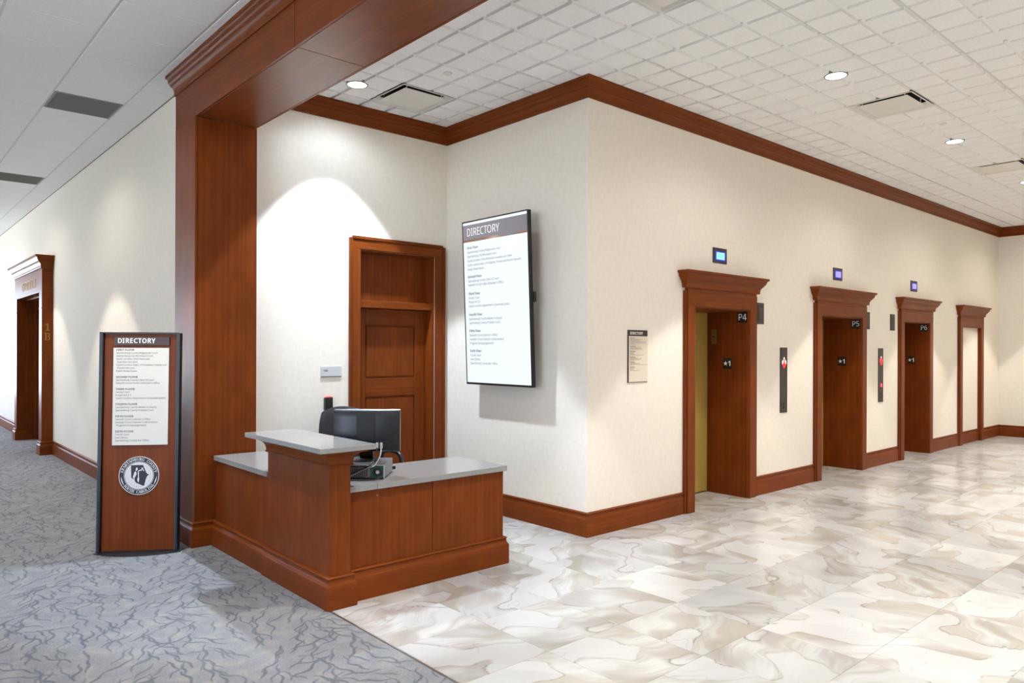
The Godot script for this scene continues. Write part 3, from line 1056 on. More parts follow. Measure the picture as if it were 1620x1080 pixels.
func build_courtroom_door() -> void:
	# opening in the corridor wall, which faces -x
	var zc := (-13.68 - 15.90) / 2
	var t := thing("door_5", "tall cherry doorway at the end of the corridor, lettered 1B", "doorway", V(XL, 0, zc), -PI / 2, "", "structure")
	# own axes: x runs towards +z of the room (to the right when facing it), z out of the wall
	var w1 := -13.68 - zc
	var w0 := -w1
	var proud := 0.155
	for s in [-1, 1]:
		var e: float = w0 if s < 0 else w1
		var near: bool = s > 0
		put(mb().box(V(e, 0, 0.0), V(e + s * 0.245, 2.56, proud), 0.004), "casing_stile", M.wood, t)
		var q := mb()
		if near: q.sweep(base_profile(0.028, 0.214), [V(e - 0.0, 0, 0.0), V(e - 0.0, 0, proud), V(e + 0.245, 0, proud), V(e + 0.245, 0, 0)])
		else: q.sweep(base_profile(0.028, 0.214), [V(e - 0.245, 0, 0.0), V(e - 0.245, 0, proud), V(e, 0, proud), V(e, 0, 0.0)])
		put(q, "plinth", M.wood, t)
		put(mb(Vector3.RIGHT).box(V(e - s * 0.004, 2.30, 0.0), V(e + s * 0.249, 2.315, proud + 0.006), 0.002), "astragal", M.wood, t)
	put(mb(Vector3.RIGHT).box(V(w0 - 0.245, 2.56, 0.0), V(w1 + 0.245, 2.93, proud), 0.004), "header", M.wood, t)
	var c := mb()
	c.sweep(crown_profile(0.10, 0.20), [V(w0 - 0.245, 2.93, 0), V(w0 - 0.245, 2.93, proud), V(w1 + 0.245, 2.93, proud), V(w1 + 0.245, 2.93, 0)])
	c.box(V(w0 - 0.245, 2.93, 0), V(w1 + 0.245, 3.129, proud))
	put(c, "crown_moulding", M.wood, t)
	var cr := put_mesh(print_on([["COURTROOM", 0, 0, 0.20, font("Droid Serif", true)]], true, 0.004), "header_lettering", M.gold_ink, t)
	cr.position = V(0.12, 2.725, proud + 0.003)
	var ln := put_mesh(print_on([["1", 0, 0.07, 0.15, font("Droid Serif", false)], ["B", 0, -0.08, 0.15, font("Droid Serif", false)]], true, 0.002), "side_lettering", M.gold_ink, t)
	# on the stile's near side, facing +z of the room
	ln.transform = Transform3D(Basis(Vector3.UP, PI / 2), V(w1 + 0.2462, 1.935, proud / 2))
	# vestibule behind, closed by a pair of leaves
	var D := -2.2
	put(mb(Vector3.RIGHT).box(V(w0, 2.54, D), V(w1, 2.56, 0.0)), "head_lining", M.wood2, t)
	put(mb(Vector3.RIGHT).box(V(w0 - 0.05, -0.25, D - 0.1), V(w1 + 0.05, 0.003, 0.03)), "vestibule_carpet", M.carpet, t)
	for s in [-1, 1]:
		put(mb().box(V(s * w1, 0, D), V(s * (w1 - 0.02), 2.54, 0.0)), "jamb_lining", M.wood, t)
		put(mb().box(V(s * (w1 - 0.0205), 0, -0.20), V(s * (w1 - 0.06), 2.54, -0.13), 0.003), "door_frame", M.wood, t)
		put(mb().box(V(s * 0.003, 0.012, D - 0.05), V(s * (w1 + 0.05), 2.60, D), 0.004), "door_leaf", M.wood2, t)
		put(mb().tube([V(s * 0.08, 0.9, D + 0.05), V(s * 0.08, 1.3, D + 0.05)], 0.014, 8), "pull_handle", M.steel, t)
	put(mb().box(V(w0 - 0.1, 0, D - 0.1), V(w1 + 0.1, 2.7, D - 0.051)), "backing", M.black_matt, t)
	put(mb().box(V(w1 - 0.016, 1.27, 0.06), V(w1 - 0.0045, 1.45, 0.10), 0.002), "lock_plate", M.silver, t)

# ---------------------------------------------------------------- ceiling fittings
func downlight(x: float, z: float, label: String, e: float, col: Color, spill := SPILL) -> void:
	var t := thing("downlight", label, "downlight", V(x, H, z), 0.0, "recessed ceiling downlights")
	put(mb().lathe([Vector2(0.086, 0.002), Vector2(0.086, -0.004), Vector2(0.096, -0.006), Vector2(0.100, -0.002), Vector2(0.100, 0.0215)], Vector3.ZERO, 32), "trim_ring", M.grille, t)
	put(mb().lathe([Vector2(0.0, -0.0025), Vector2(0.0862, -0.0025)], Vector3.ZERO, 32), "lens", M.lens, t)
	var s := SpotLight3D.new()
	s.name = "lamp"
	t.add_child(s)
	s.position = V(0, -0.012, 0)
	s.rotation.x = -PI / 2
	s.light_color = col
	s.light_energy = e
	s.light_size = 0.07
	s.spot_range = 30.0
	s.spot_attenuation = 2.0
	s.spot_angle = 37.0
	s.spot_angle_attenuation = 0.16
	s.shadow_enabled = true
	if spill <= 0.0: return
	# the wider, weaker spill of the same lamp
	var w := SpotLight3D.new()
	w.name = "spill"
	t.add_child(w)
	w.position = V(0, -0.013, 0)
	w.rotation.x = -PI / 2
	w.light_color = col
	w.light_energy = e * spill
	w.light_size = 0.07
	w.spot_range = 30.0
	w.spot_attenuation = 2.0
	w.spot_angle = 78.0
	w.spot_angle_attenuation = 0.6
	w.shadow_enabled = true

const SPILL := 0.18

func build_downlights() -> void:
	var lobby := Color(1.0, 0.98, 0.95)
	var hall := Color(1.0, 0.975, 0.935)
	var E := 8.7
	downlight(3.413, -6.005, "round downlight above the desk beside the beam", 15.5, Color(0.86, 0.93, 1.0), 0.05)
	var xs := [3.413, 6.463, 9.513, 12.563, 15.613]
	var ord := ["first", "second", "third", "fourth", "fifth"]
	var rows := [-2.955, 0.095]
	for j in 2:
		for i in 5:
			if j == 0 and i >= 1 and i <= 3:
				downlight(xs[i], rows[j], ["", "large round downlight ahead of the P4 lift", "round downlight between the two wide ceiling vents", "round downlight cut by the photo's right edge"][i], E, lobby)
			else:
				downlight(xs[i], rows[j], "%s downlight of the lobby's %s row" % [ord[i], ["lift side", "far side"][j]], E, lobby)
	var k := 0
	for z in [-20.7, -17.0, -13.3, -9.6, -5.8, -2.2, 1.5]:
		downlight(0.98, z, "%s downlight over the corridor carpet" % ["farthest", "second farthest", "third farthest", "middle", "third nearest", "second nearest", "nearest"][k], 7.0, hall, 0.2)
		k += 1

func build_vents() -> void:
	var lab := {Vector2i(-1, -5): "square ceiling vent above the staff door", Vector2i(-1, 0): "square ceiling vent cut by the photo's top edge", Vector2i(5, 0): "square ceiling vent near the P4 downlight", Vector2i(11, 0): "square ceiling vent towards the far right", Vector2i(17, 0): "last square ceiling vent of the lobby"}
	for c in cut_cells:
		var at := V(TX + TP * (c.x + 0.5), H, TZ + TP * (c.y + 0.5))
		var t := thing("ceiling_vent", lab[c], "vent", at, 0.0, "lobby ceiling vents")
		var f := mb()
		var q := [V(-1, 0, -1), V(1, 0, -1), V(1, 0, 1), V(-1, 0, 1)]
		for k in 4:
			var k1 := (k + 1) % 4
			var nn: Vector3 = -(q[k] + q[k1]).normalized()
			f.quad(q[k] * 0.299, q[k1] * 0.299, q[k1] * 0.288, q[k] * 0.288, Vector3.DOWN)
			f.quad(q[k] * 0.288, q[k1] * 0.288, q[k1] * 0.250 + V(0, 0.045, 0), q[k] * 0.250 + V(0, 0.045, 0), (nn - Vector3.UP).normalized())
			f.quad(q[k] * 0.299, q[k1] * 0.299, q[k1] * 0.299 + V(0, 0.006, 0), q[k] * 0.299 + V(0, 0.006, 0), -nn)
		put(f, "frame", M.white_metal, t)
		put(mb().box(V(-0.284, 0.075, -0.284), V(0.284, 0.085, 0.284)), "duct_shade_plate", M.duct_shade, t)  # dark backing plate paints the shade above the face panel
		var w := mb()
		for k in 4:
			var k1 := (k + 1) % 4
			w.quad(q[k] * 0.250 + V(0, 0.045, 0), q[k1] * 0.250 + V(0, 0.045, 0), q[k1] * 0.284 + V(0, 0.075, 0), q[k] * 0.284 + V(0, 0.075, 0), -(q[k] + q[k1]).normalized())
		put(w, "duct_collar", M.duct_shade, t)
		put(mb().box(V(-0.236, -0.001, -0.236), V(0.236, 0.003, 0.236), 0.001), "face_panel", M.white_metal, t)
		for s in [V(-0.2, 0, -0.2), V(0.2, 0, -0.2), V(0.2, 0, 0.2), V(-0.2, 0, 0.2)]:
			put(mb().box(s + V(-0.004, 0.003, -0.004), s + V(0.004, 0.075, 0.004)), "hanger", M.white_metal, t)
	var k2 := 0
	for j in [-5, -12]:
		var z0: float = -5.664 + 0.6035 * j
		var t := thing("return_grille", ["near grey return air grille in the corridor ceiling", "far grey return air grille in the corridor ceiling"][k2], "grille", V(1.966 - 0.304, H, z0 + 0.302), 0.0, "corridor return grilles")
		k2 += 1
		for s in [-1, 1]:
			put(mb(Vector3.RIGHT).box(V(-0.296, -0.002, s * 0.296), V(0.296, 0.012, s * 0.276), 0.001), "frame_bar", M.grille, t)
			put(mb(Vector3.RIGHT).box(V(s * 0.296, -0.002, -0.276), V(s * 0.276, 0.012, 0.276), 0.001), "frame_bar", M.grille, t)
		for k in 27:
			var z := -0.266 + 0.0205 * k
			var b := mb(Vector3.RIGHT)
			b.quad(V(-0.276, 0.0, z), V(0.276, 0.0, z), V(0.276, 0.012, z + 0.012), V(-0.276, 0.012, z + 0.012), V(0, -0.7, 0.7))
			b.quad(V(-0.276, 0.001, z - 0.001), V(0.276, 0.001, z - 0.001), V(0.276, 0.013, z + 0.011), V(-0.276, 0.013, z + 0.011), V(0, 0.7, -0.7))
			put(b, "blade", M.grille, t)
		put(mb().box(V(-0.28, 0.05, -0.28), V(0.28, 0.055, 0.28)), "duct_shade_plate", M.duct_shade, t)
	var sl := ["small round sprinkler cover near the vent above the staff door", "small round sprinkler cover past the P4 ceiling vent"]
	var i := 0
	for p in [V(3.869, H, -5.22), V(8.687, H, -2.811)]:
		tag(put(mb().lathe([Vector2(0.0, -0.007), Vector2(0.036, -0.007), Vector2(0.040, -0.004), Vector2(0.040, 0.002)], Vector3.ZERO, 20), "sprinkler_cover", M.white_metal), sl[i], "sprinkler", "sprinkler covers").position = p
		i += 1

# ---------------------------------------------------------------- reception desk
func build_desk() -> void:
	var t := thing("reception_desk", "L shaped cherry reception desk with raised corner ledge", "desk", V(2.9, 0, -4.9))
	var o := t.position
	var W := Vector3.RIGHT
	# low run beside the column
	put(mb().box(V(2.27, 0.19, -6.366) - o, V(2.29, 0.727, -5.262) - o, 0.001), "side_panel", M.wood, t)
	put(mb().box(V(2.295, 0.02, -6.366) - o, V(2.86, 0.727, -6.346) - o, 0.001), "end_panel", M.wood2, t)
	# raised ledge block
	put(mb().box(V(2.255, 0.19, -5.26) - o, V(2.405, 1.021, -4.30) - o, 0.002), "ledge_wall", M.wood, t)
	var b := mb()
	var cv := [Vector2(0, 0), Vector2(0.012, 0.0)] + arc(Vector2(0.012, 0.002), Vector2(0.012, 0.014), 0.4, 4) + [Vector2(0.010, 0.016)] + arc(Vector2(0.010, 0.020), Vector2(0.075, 0.092), -0.20, 8) + [Vector2(0.082, 0.094), Vector2(0.082, 0.105), Vector2(0, 0.105)]
	b.sweep(cv, [V(2.405, 0.917, -5.26) - o, V(2.255, 0.917, -5.26) - o, V(2.255, 0.917, -4.30) - o, V(2.405, 0.917, -4.30) - o, V(2.405, 0.917, -5.26) - o], false)
	put(b, "cove_moulding", M.wood, t)
	put(mb().box(V(2.13, 1.022, -5.385) - o, V(2.532, 1.057, -4.19) - o, 0.003), "ledge_top", M.quartz, t)
	# front run
	put(mb().box(V(2.407, 0.19, -4.378) - o, V(3.100, 0.727, -4.355) - o, 0.0015), "front_panel", M.wood, t)
	put(mb().box(V(3.104, 0.19, -4.378) - o, V(3.78, 0.727, -4.355) - o, 0.0015), "front_panel", M.wood, t)
	put(mb().box(V(2.407, 0.02, -4.40) - o, V(3.758, 0.727, -4.3785) - o), "backing_panel", M.wood2, t)
	put(mb().box(V(3.758, 0.02, -4.965) - o, V(3.78, 0.727, -4.3785) - o, 0.001), "end_panel", M.wood, t)
	put(mb(W).box(V(2.9, 0.06, -4.965) - o, V(3.757, 0.727, -4.945) - o, 0.001), "drawer_front", M.wood2, t)
	b = mb()
	b.sweep(base_profile(0.034, 0.212), [V(2.27, 0, -6.366) - o, V(2.27, 0, -5.26) - o, V(2.255, 0, -5.26) - o, V(2.255, 0, -4.30) - o, V(2.405, 0, -4.30) - o, V(2.405, 0, -4.355) - o, V(3.78, 0, -4.355) - o, V(3.78, 0, -4.965) - o])
	b.box(V(2.275, 0.0, -6.366) - o, V(2.40, 0.188, -4.36) - o)
	put(b, "base_moulding", M.wood, t)
	# worktop
	var pg := PackedVector2Array([Vector2(2.25, -6.362), Vector2(2.25, -5.263), Vector2(2.408, -5.263), Vector2(2.408, -4.328), Vector2(3.797, -4.328), Vector2(3.797, -4.99), Vector2(2.87, -4.99), Vector2(2.87, -6.362)])
	var w := thing("worktop", "light grey quartz worktop running round the low desk", "worktop", V(2.9, 0.728, -4.9))
	var q := PackedVector2Array()
	for p in pg: q.append(Vector2(p.x - 2.9, -(p.y + 4.9)))
	var m := mb(Vector3.RIGHT)
	m.prism(q, Vector3.ZERO, Vector3.RIGHT, Vector3.FORWARD, 0.038)
	put(m, "slab", M.quartz, w)

func build_desk_things() -> void:
	var Y := 0.7662
	var yaw := deg_to_rad(180.0 - 41.6)      # fronts turned away from the camera
	# small desktop computer, its back towards us
	var pc := thing("desktop_computer", "small grey desktop computer lying flat under the monitor, back outward", "computer", V(2.745, Y, -4.669), deg_to_rad(-41.6))
	# own axes: +z towards the camera (the back of the machine)
	var hw := 0.155
	put(mb().box(V(-hw, 0.006, -0.18), V(hw, 0.0995, 0.165), 0.002), "case", M.pc_side, pc)
	put(mb().box(V(-hw + 0.004, 0.004, -0.185), V(hw - 0.004, 0.098, -0.1805), 0.003), "front_bezel", M.black, pc)
	for s in [-1, 1]:
		put(mb().box(V(s * hw, 0.004, 0.1652), V(s * (hw - 0.004), 0.101, 0.184), 0.001), "rear_rim", M.silver, pc)
	put(mb().box(V(-hw + 0.0045, 0.097, 0.1652), V(hw - 0.0045, 0.101, 0.184), 0.001), "rear_rim", M.silver, pc)
	put(mb().box(V(-hw + 0.0045, 0.004, 0.1652), V(hw - 0.0045, 0.008, 0.184), 0.001), "rear_rim", M.black, pc)
	put(mb().box(V(-0.09, 0.012, 0.1652), V(0.05, 0.085, 0.178), 0.002), "power_supply", M.steel, pc)
	for k in 9:
		put(mb().box(V(-0.082 + 0.014 * k, 0.02, 0.1782), V(-0.076 + 0.014 * k, 0.075, 0.1795)), "vent_slot", M.black_matt, pc)
	put(mb().box(V(0.056, 0.012, 0.1652), V(0.146, 0.09, 0.170), 0.001), "port_board", M.pcb, pc)
	var fan := put(mb().lathe([Vector2(0.034, 0), Vector2(0.034, 0.008), Vector2(0.028, 0.008), Vector2(0.028, 0.001), Vector2(0.012, 0.001), Vector2(0.012, 0.007), Vector2(0, 0.007)], V(0.108, 0.05, 0.1702), 20, Vector3.BACK), "fan", M.black, pc)
	put(mb().lathe([Vector2(0.0125, 0), Vector2(0.0125, 0.009), Vector2(0, 0.009)], V(0.108, 0.05, 0.1702), 14, Vector3.BACK), "fan_hub", M.plug, fan)
	for s in [[-1, -1], [1, -1], [-1, 1], [1, 1]]:
		put(mb().lathe([Vector2(0.010, 0), Vector2(0.010, 0.006)], V(s[0] * 0.13, 0, s[1] * 0.15), 10), "foot", M.black_matt, pc)
	for k in 2:
		put(mb().box(V(-0.135 + 0.02 * k, 0.03, 0.1652), V(-0.122 + 0.02 * k, 0.06, 0.178), 0.001), "port", M.plug, pc)
	# monitor on top of it
	var mo := thing("computer_monitor", "black computer monitor seen from behind with white plugs", "monitor", V(2.747, Y + 0.1012, -4.677), deg_to_rad(-41.6))
	var base := mb()
	base.lathe([Vector2(0, 0), Vector2(0.105, 0), Vector2(0.108, 0.006), Vector2(0.09, 0.016), Vector2(0.03, 0.020), Vector2(0, 0.020)], V(-0.02, 0, -0.05), 28)
	put(base, "stand_base", M.black, mo)
	put(mb().box(V(-0.06, 0.015, -0.055), V(0.04, 0.20, -0.03), 0.006), "stand_neck", M.black, mo)
	var g := []
	var x0 := -0.24
	var yb := 0.070
	var hh := 0.302
	var sh := mb()
	var N := 14
	for i in N + 1:           # gently bowed back shell
		var row := []
		var x := x0 + 0.48 * i / N
		var edge: float = 0.010 + 0.022 * (1.0 - pow(absf(x / 0.24), 4.0))
		for p in [Vector2(0.0, -0.02), Vector2(0.0, -0.004), Vector2(0.012, edge * 0.75), Vector2(0.06, edge), Vector2(hh - 0.06, edge), Vector2(hh - 0.012, edge * 0.75), Vector2(hh, -0.004), Vector2(hh, -0.02)]:
			row.append(V(x, yb + p.x, p.y))
		g.append(row)
	sh.sheet(g, false)
	for s in [0, N]:
		var r: Array = g[s]
		for k in range(1, 7):
			sh.tri(r[0], r[k], r[k + 1], V(-1 if s == 0 else 1, 0, 0), V(-1 if s == 0 else 1, 0, 0), V(-1 if s == 0 else 1, 0, 0))
	put(sh, "back_shell", M.leather, mo)
	put(mb().box(V(-0.2405, yb - 0.0005, -0.030), V(0.2405, yb + hh + 0.0015, -0.0202), 0.002), "bezel", M.silver, mo)
	put(mb().box(V(-0.232, yb + 0.008, -0.0315), V(0.232, yb + hh - 0.008, -0.0302)), "screen_glass", M.black, mo)
	put(mb().box(V(-0.068, yb + 0.08, 0.030), V(0.066, yb + 0.275, 0.035), 0.003), "mount_cover", M.black_matt, mo)
	put(mb().box(V(0.066, yb + 0.012, 0.028), V(0.172, yb + 0.075, 0.033), 0.002), "port_recess", M.black_matt, mo)
	for s in [0.082, 0.112]:
		put(mb().box(V(s - 0.011, yb + 0.024, 0.0335), V(s + 0.009, yb + 0.068, 0.05), 0.005), "plug", M.plug, mo)
	# adapter beside the computer
	tag(put(mb().box(V(-0.025, 0, -0.012), V(0.025, 0.022, 0.012), 0.003), "power_adapter", M.black), "tiny black adapter lying beyond the computer's right side", "adapter").position = V(3.025, Y, -4.775)
	# cables behind the computer, in room axes through the computer's own
	var T := pc.transform
	var c1 := []
	for p in [V(0.082, 0.205, 0.06), V(0.085, 0.16, 0.12), V(0.06, 0.105, 0.215), V(0.0, 0.075, 0.222), V(-0.07, 0.045, 0.215), V(-0.13, 0.02, 0.215), V(-0.17, 0.008, 0.225), V(-0.2, 0.008, 0.215)]: c1.append(T * p)
	tag(put(mb().tube(smooth(c1), 0.005, 8), "cable", M.black), "thick black cable sagging across the computer's back", "cable", "computer cables")
	var c2 := []
	for p in [V(0.112, 0.20, 0.06), V(0.112, 0.15, 0.11), V(0.09, 0.10, 0.205), V(0.05, 0.088, 0.21), V(0.0, 0.066, 0.207), V(-0.06, 0.033, 0.204), V(-0.12, 0.012, 0.206), V(-0.16, 0.01, 0.212)]: c2.append(T * p)
	tag(put(mb().tube(smooth(c2), 0.0042, 8), "cable", M.silver), "pale grey cable from the white plugs across the computer's back", "cable", "computer cables")
	var c3 := []
	for p in [V(0.12, 0.03, 0.19), V(0.11, 0.006, 0.205), V(0.04, 0.004, 0.235), V(-0.05, 0.004, 0.245), V(-0.11, 0.004, 0.25), V(-0.15, 0.004, 0.252)]: c3.append(T * p)
	tag(put(mb().tube(smooth(c3), 0.0028, 6), "cable", M.gunmetal), "thin grey wire looping on the worktop behind the computer", "cable", "computer cables")
	var c4 := []
	for p in [V(2.640, Y + 0.004, -4.40), V(2.628, Y + 0.004, -4.36), V(2.624, Y + 0.003, -4.333), V(2.6235, Y - 0.004, -4.3235), V(2.622, Y - 0.03, -4.3225), V(2.621, Y - 0.075, -4.3225)]: c4.append(p)
	var hang := thing("tag_cord", "thin cord with tiny tag hanging over the worktop edge", "cord", c4[0])
	var c5 := []
	for p in c4: c5.append(p - c4[0])
	put(mb().tube(smooth(c5), 0.0012, 5), "cord", M.gunmetal, hang)
	put(mb().box(c5[5] + V(-0.005, -0.008, -0.001), c5[5] + V(0.005, 0, 0.001)), "tag", M.gold_ink, hang)
	build_chair()

func smooth(p: Array) -> Array:
	var c := Curve3D.new()
	for i in p.size():
		var a: Vector3 = p[maxi(i - 1, 0)]
		var b: Vector3 = p[mini(i + 1, p.size() - 1)]
		c.add_point(p[i], -(b - a) / 6.0, (b - a) / 6.0)
	return Array(c.tessellate(4, 5.0))

func build_chair() -> void:
	var t := thing("office_chair", "black leather office chair tucked behind the monitor", "chair", V(3.39, 0, -5.965), 0.0)
	# own axes: faces +z
	var b := mb()
	for k in 5:
		var a := TAU * k / 5 + 0.3
		var d := V(sin(a), 0, cos(a))
		b.tube([V(0, 0.10, 0), d * 0.16 + V(0, 0.095, 0), d * 0.30 + V(0, 0.07, 0)], 0.022, 8)
	put(b, "star_base", M.black, t)
	for k in 5:
		var a := TAU * k / 5 + 0.3
		put(mb().lathe([Vector2(0.0, -0.02), Vector2(0.027, -0.02), Vector2(0.030, -0.012), Vector2(0.030, 0.012), Vector2(0.027, 0.02), Vector2(0, 0.02)], V(sin(a) * 0.30, 0.030, cos(a) * 0.30), 14, V(cos(a), 0, -sin(a))), "caster", M.black_matt, t)
	put(mb().tube([V(0, 0.10, 0), V(0, 0.42, 0)], 0.028, 12), "gas_lift", M.steel, t)
	put(cushion(0.25, 0.25, 0.05, V(0, 0.47, 0.0), Vector3.RIGHT, Vector3.BACK, Vector3.UP, 0.0), "seat", M.leather, t)
	put(cushion(0.27, 0.31, 0.045, V(0, 0.832, -0.245), Vector3.RIGHT, V(0, 0.985, -0.17).normalized(), V(0, 0.17, 0.985).normalized(), 0.05), "backrest", M.leather, t)
	for s in [-1, 1]:
		var p := [V(s * 0.24, 0.45, -0.06), V(s * 0.32, 0.48, -0.09), V(s * 0.335, 0.60, -0.10), V(s * 0.335, 0.68, -0.085), V(s * 0.335, 0.715, -0.03), V(s * 0.335, 0.725, 0.06), V(s * 0.335, 0.72, 0.17), V(s * 0.335, 0.68, 0.235), V(s * 0.325, 0.58, 0.245), V(s * 0.29, 0.47, 0.19), V(s * 0.24, 0.45, 0.16)]
		put(mb().tube(smooth(p), 0.020, 10), "armrest", M.black, t)

# pillow with rounded corners: half sizes a, b, thickness c, in axes ex, ey, ez
func cushion(a: float, b: float, c: float, at: Vector3, ex: Vector3, ey: Vector3, ez: Vector3, bow: float) -> MB:
	var m := mb()
	for s in [1, -1]:
		var g := []
		for i in 15:
			var row := []
			for j in 15:
				var u := -1.0 + 2.0 * i / 14
				var w := -1.0 + 2.0 * j / 14
				# square to rounded square
				var x := u * sqrt(1.0 - 0.32 * w * w)
				var y := w * sqrt(1.0 - 0.32 * u * u)
				var h := pow(maxf(0.0, 1.0 - pow(absf(u), 4.0)), 0.5) * pow(maxf(0.0, 1.0 - pow(absf(w), 4.0)), 0.5)
				row.append(at + ex * (x * a) + ey * (y * b) + ez * (s * c * h + bow * u * u))
			g.append(row)
		m.sheet(g, s < 0)
	return m

# ---------------------------------------------------------------- directory text
const DIR := [["First Floor", ["Spartanburg County Magistrate Court", "Spartanburg City Municipal Court", "South Carolina Child Advocate|Guardian ad Litem", "South Carolina Dept. of Probation, Parole and|Pardon Services", "Public Break Room"]],
	["Second Floor", ["Spartanburg County Clerk of Court", "Seventh Circuit Public Defender's Office"]],
	["Third Floor", ["Family Court", "Project R.E.S.T", "South Carolina Department of Juvenile Justice"]],
	["Fourth Floor", ["Spartanburg County Master-in-Equity", "Spartanburg County Probate Court"]],
	["Fifth Floor", ["Seventh Circuit Solicitor's Office", "Seventh Circuit Solicitor's Intervention|Programs & Expungements"]],
	["Sixth Floor", ["Circuit Court", "Law Library", "Spartanburg County Bar Office"]]]

# ---------------------------------------------------------------- the large screen
func build_screen() -> void:
	var t := thing("directory_screen", "tall bright wall mounted screen showing the building directory", "screen", V(4.69, 1.322, -5.486), -PI / 2)
	t.rotation = Vector3(deg_to_rad(2.4), -PI / 2, 0)
	var hw := 0.4975
	var h := 1.664
	put(mb().box(V(-hw, 0, -0.045), V(hw, h, -0.004), 0.004), "housing", M.black, t)
	for s in [-1, 1]:
		put(mb().box(V(s * hw, 0, -0.0038), V(s * (hw - 0.014), h, 0.001), 0.001), "bezel_side", M.black, t)
	put(mb().box(V(-hw + 0.0142, 0, -0.0038), V(hw - 0.0142, 0.020, 0.001), 0.001), "bezel_rail", M.black, t)
	put(mb().box(V(-hw + 0.0142, h - 0.014, -0.0038), V(hw - 0.0142, h, 0.001), 0.001), "bezel_rail", M.black, t)
	var e := hw - 0.0145
	var white := glow(Color(0.95, 0.985, 1.0), 0.78)
	var panel := put(mb().box(V(-e, 0.0205, -0.0036), V(e, h - 0.0145, -0.0006)), "display_panel", white, t)
	# header picture: grey card with a copper glint along its foot
	var W := 128
	var HH := 48
	var d := PackedByteArray()
	d.resize(W * HH * 3)
	for y in HH:
		for x in W:
			var u := float(x) / W
			var v := float(y) / HH
			var c := Vector3(140, 138, 146).lerp(Vector3(122, 116, 124), u)
			var f := clampf((v - 0.80) / 0.2, 0.0, 1.0)
			var cop := Vector3(150, 78, 52).lerp(Vector3(235, 190, 150), exp(-pow((u - 0.5) / 0.10, 2.0)))
			if u > 0.55: cop = cop.lerp(c, clampf((u - 0.55) * 6.0, 0, 1) * clampf((0.9 - u) * 8.0, 0, 1))
			c = c.lerp(cop, f)
			d[(y * W + x) * 3] = int(c.x)
			d[(y * W + x) * 3 + 1] = int(c.y)
			d[(y * W + x) * 3 + 2] = int(c.z)
	var hm := glow(Color.WHITE, 0.75)
	hm.emission_texture = tex(d, W, HH)
	hm.emission_operator = BaseMaterial3D.EMISSION_OP_MULTIPLY
	var y1 := h * (1.0 - 0.024)
	var y0 := h * (1.0 - 0.128)
	var q := MB.new()
	q.quad(V(-e, y0, 0), V(e, y0, 0), V(e, y1, 0), V(-e, y1, 0), Vector3.BACK)
	for i in q.v.size():
		q.u[i] = Vector2((q.v[i].x + e) / (2 * e), 1.0 - (q.v[i].y - y0) / (y1 - y0))
	var hd := put(q, "header_picture", hm, panel)
	hd.position.z = -0.0003
	var wt := glow(Color(1, 1, 1), 0.8)
	put_mesh(print_on([["DIRECTORY", -0.425, h * (1 - 0.071), 0.102, font("Droid Sans", false), 0.98]]), "heading", wt, panel).position.z = 0.0004
	var head := []
	var body := []
	var tops := [0.164, 0.340, 0.444, 0.572, 0.672, 0.794]
	var extra := ["South Carolina Child Advocate|Guardian ad Litem", "South Carolina Dept. of Probation, Parole and|Pardon Services"]
	for k in 6:
		var f: float = tops[k]
		head.append([DIR[k][0], -0.425, h * (1 - f), 0.036, font("Droid Sans", true)])
		f += 0.0265
		for l in DIR[k][1]:
			if k == 0:
				body.append([l.replace("|", " "), -0.425, h * (1 - f), 0.031, font("Droid Sans", false), 1.0 if l.length() < 60 else 0.94])
				f += 0.0262
			else:
				for part in l.split("|"):
					body.append([part, -0.425, h * (1 - f), 0.031, font("Droid Sans", false)])
					f += 0.0245
	var blue := glow(Color(0.04, 0.26, 0.48), 0.4)
	put_mesh(print_on(head), "floor_names", glow(Color(0.02, 0.24, 0.50), 0.35), panel).position.z = 0.0004
	put_mesh(print_on(body), "office_names", blue, panel).position.z = 0.0004
	# tilting mount; the wall lies 0.17 m behind the foot
	put(mb().box(V(-0.25, 0.62, -0.075), V(0.25, 1.02, -0.0455), 0.004), "mount_bracket", M.black_matt, t)
	put(mb().box(V(-0.10, 0.72, -0.195), V(0.10, 0.92, -0.0755), 0.004), "mount_arm", M.black_matt, t)
	put(mb().box(V(hw - 0.03, 0.80, -0.072), V(hw + 0.012, 0.90, -0.0455), 0.004), "control_box", M.black, t)

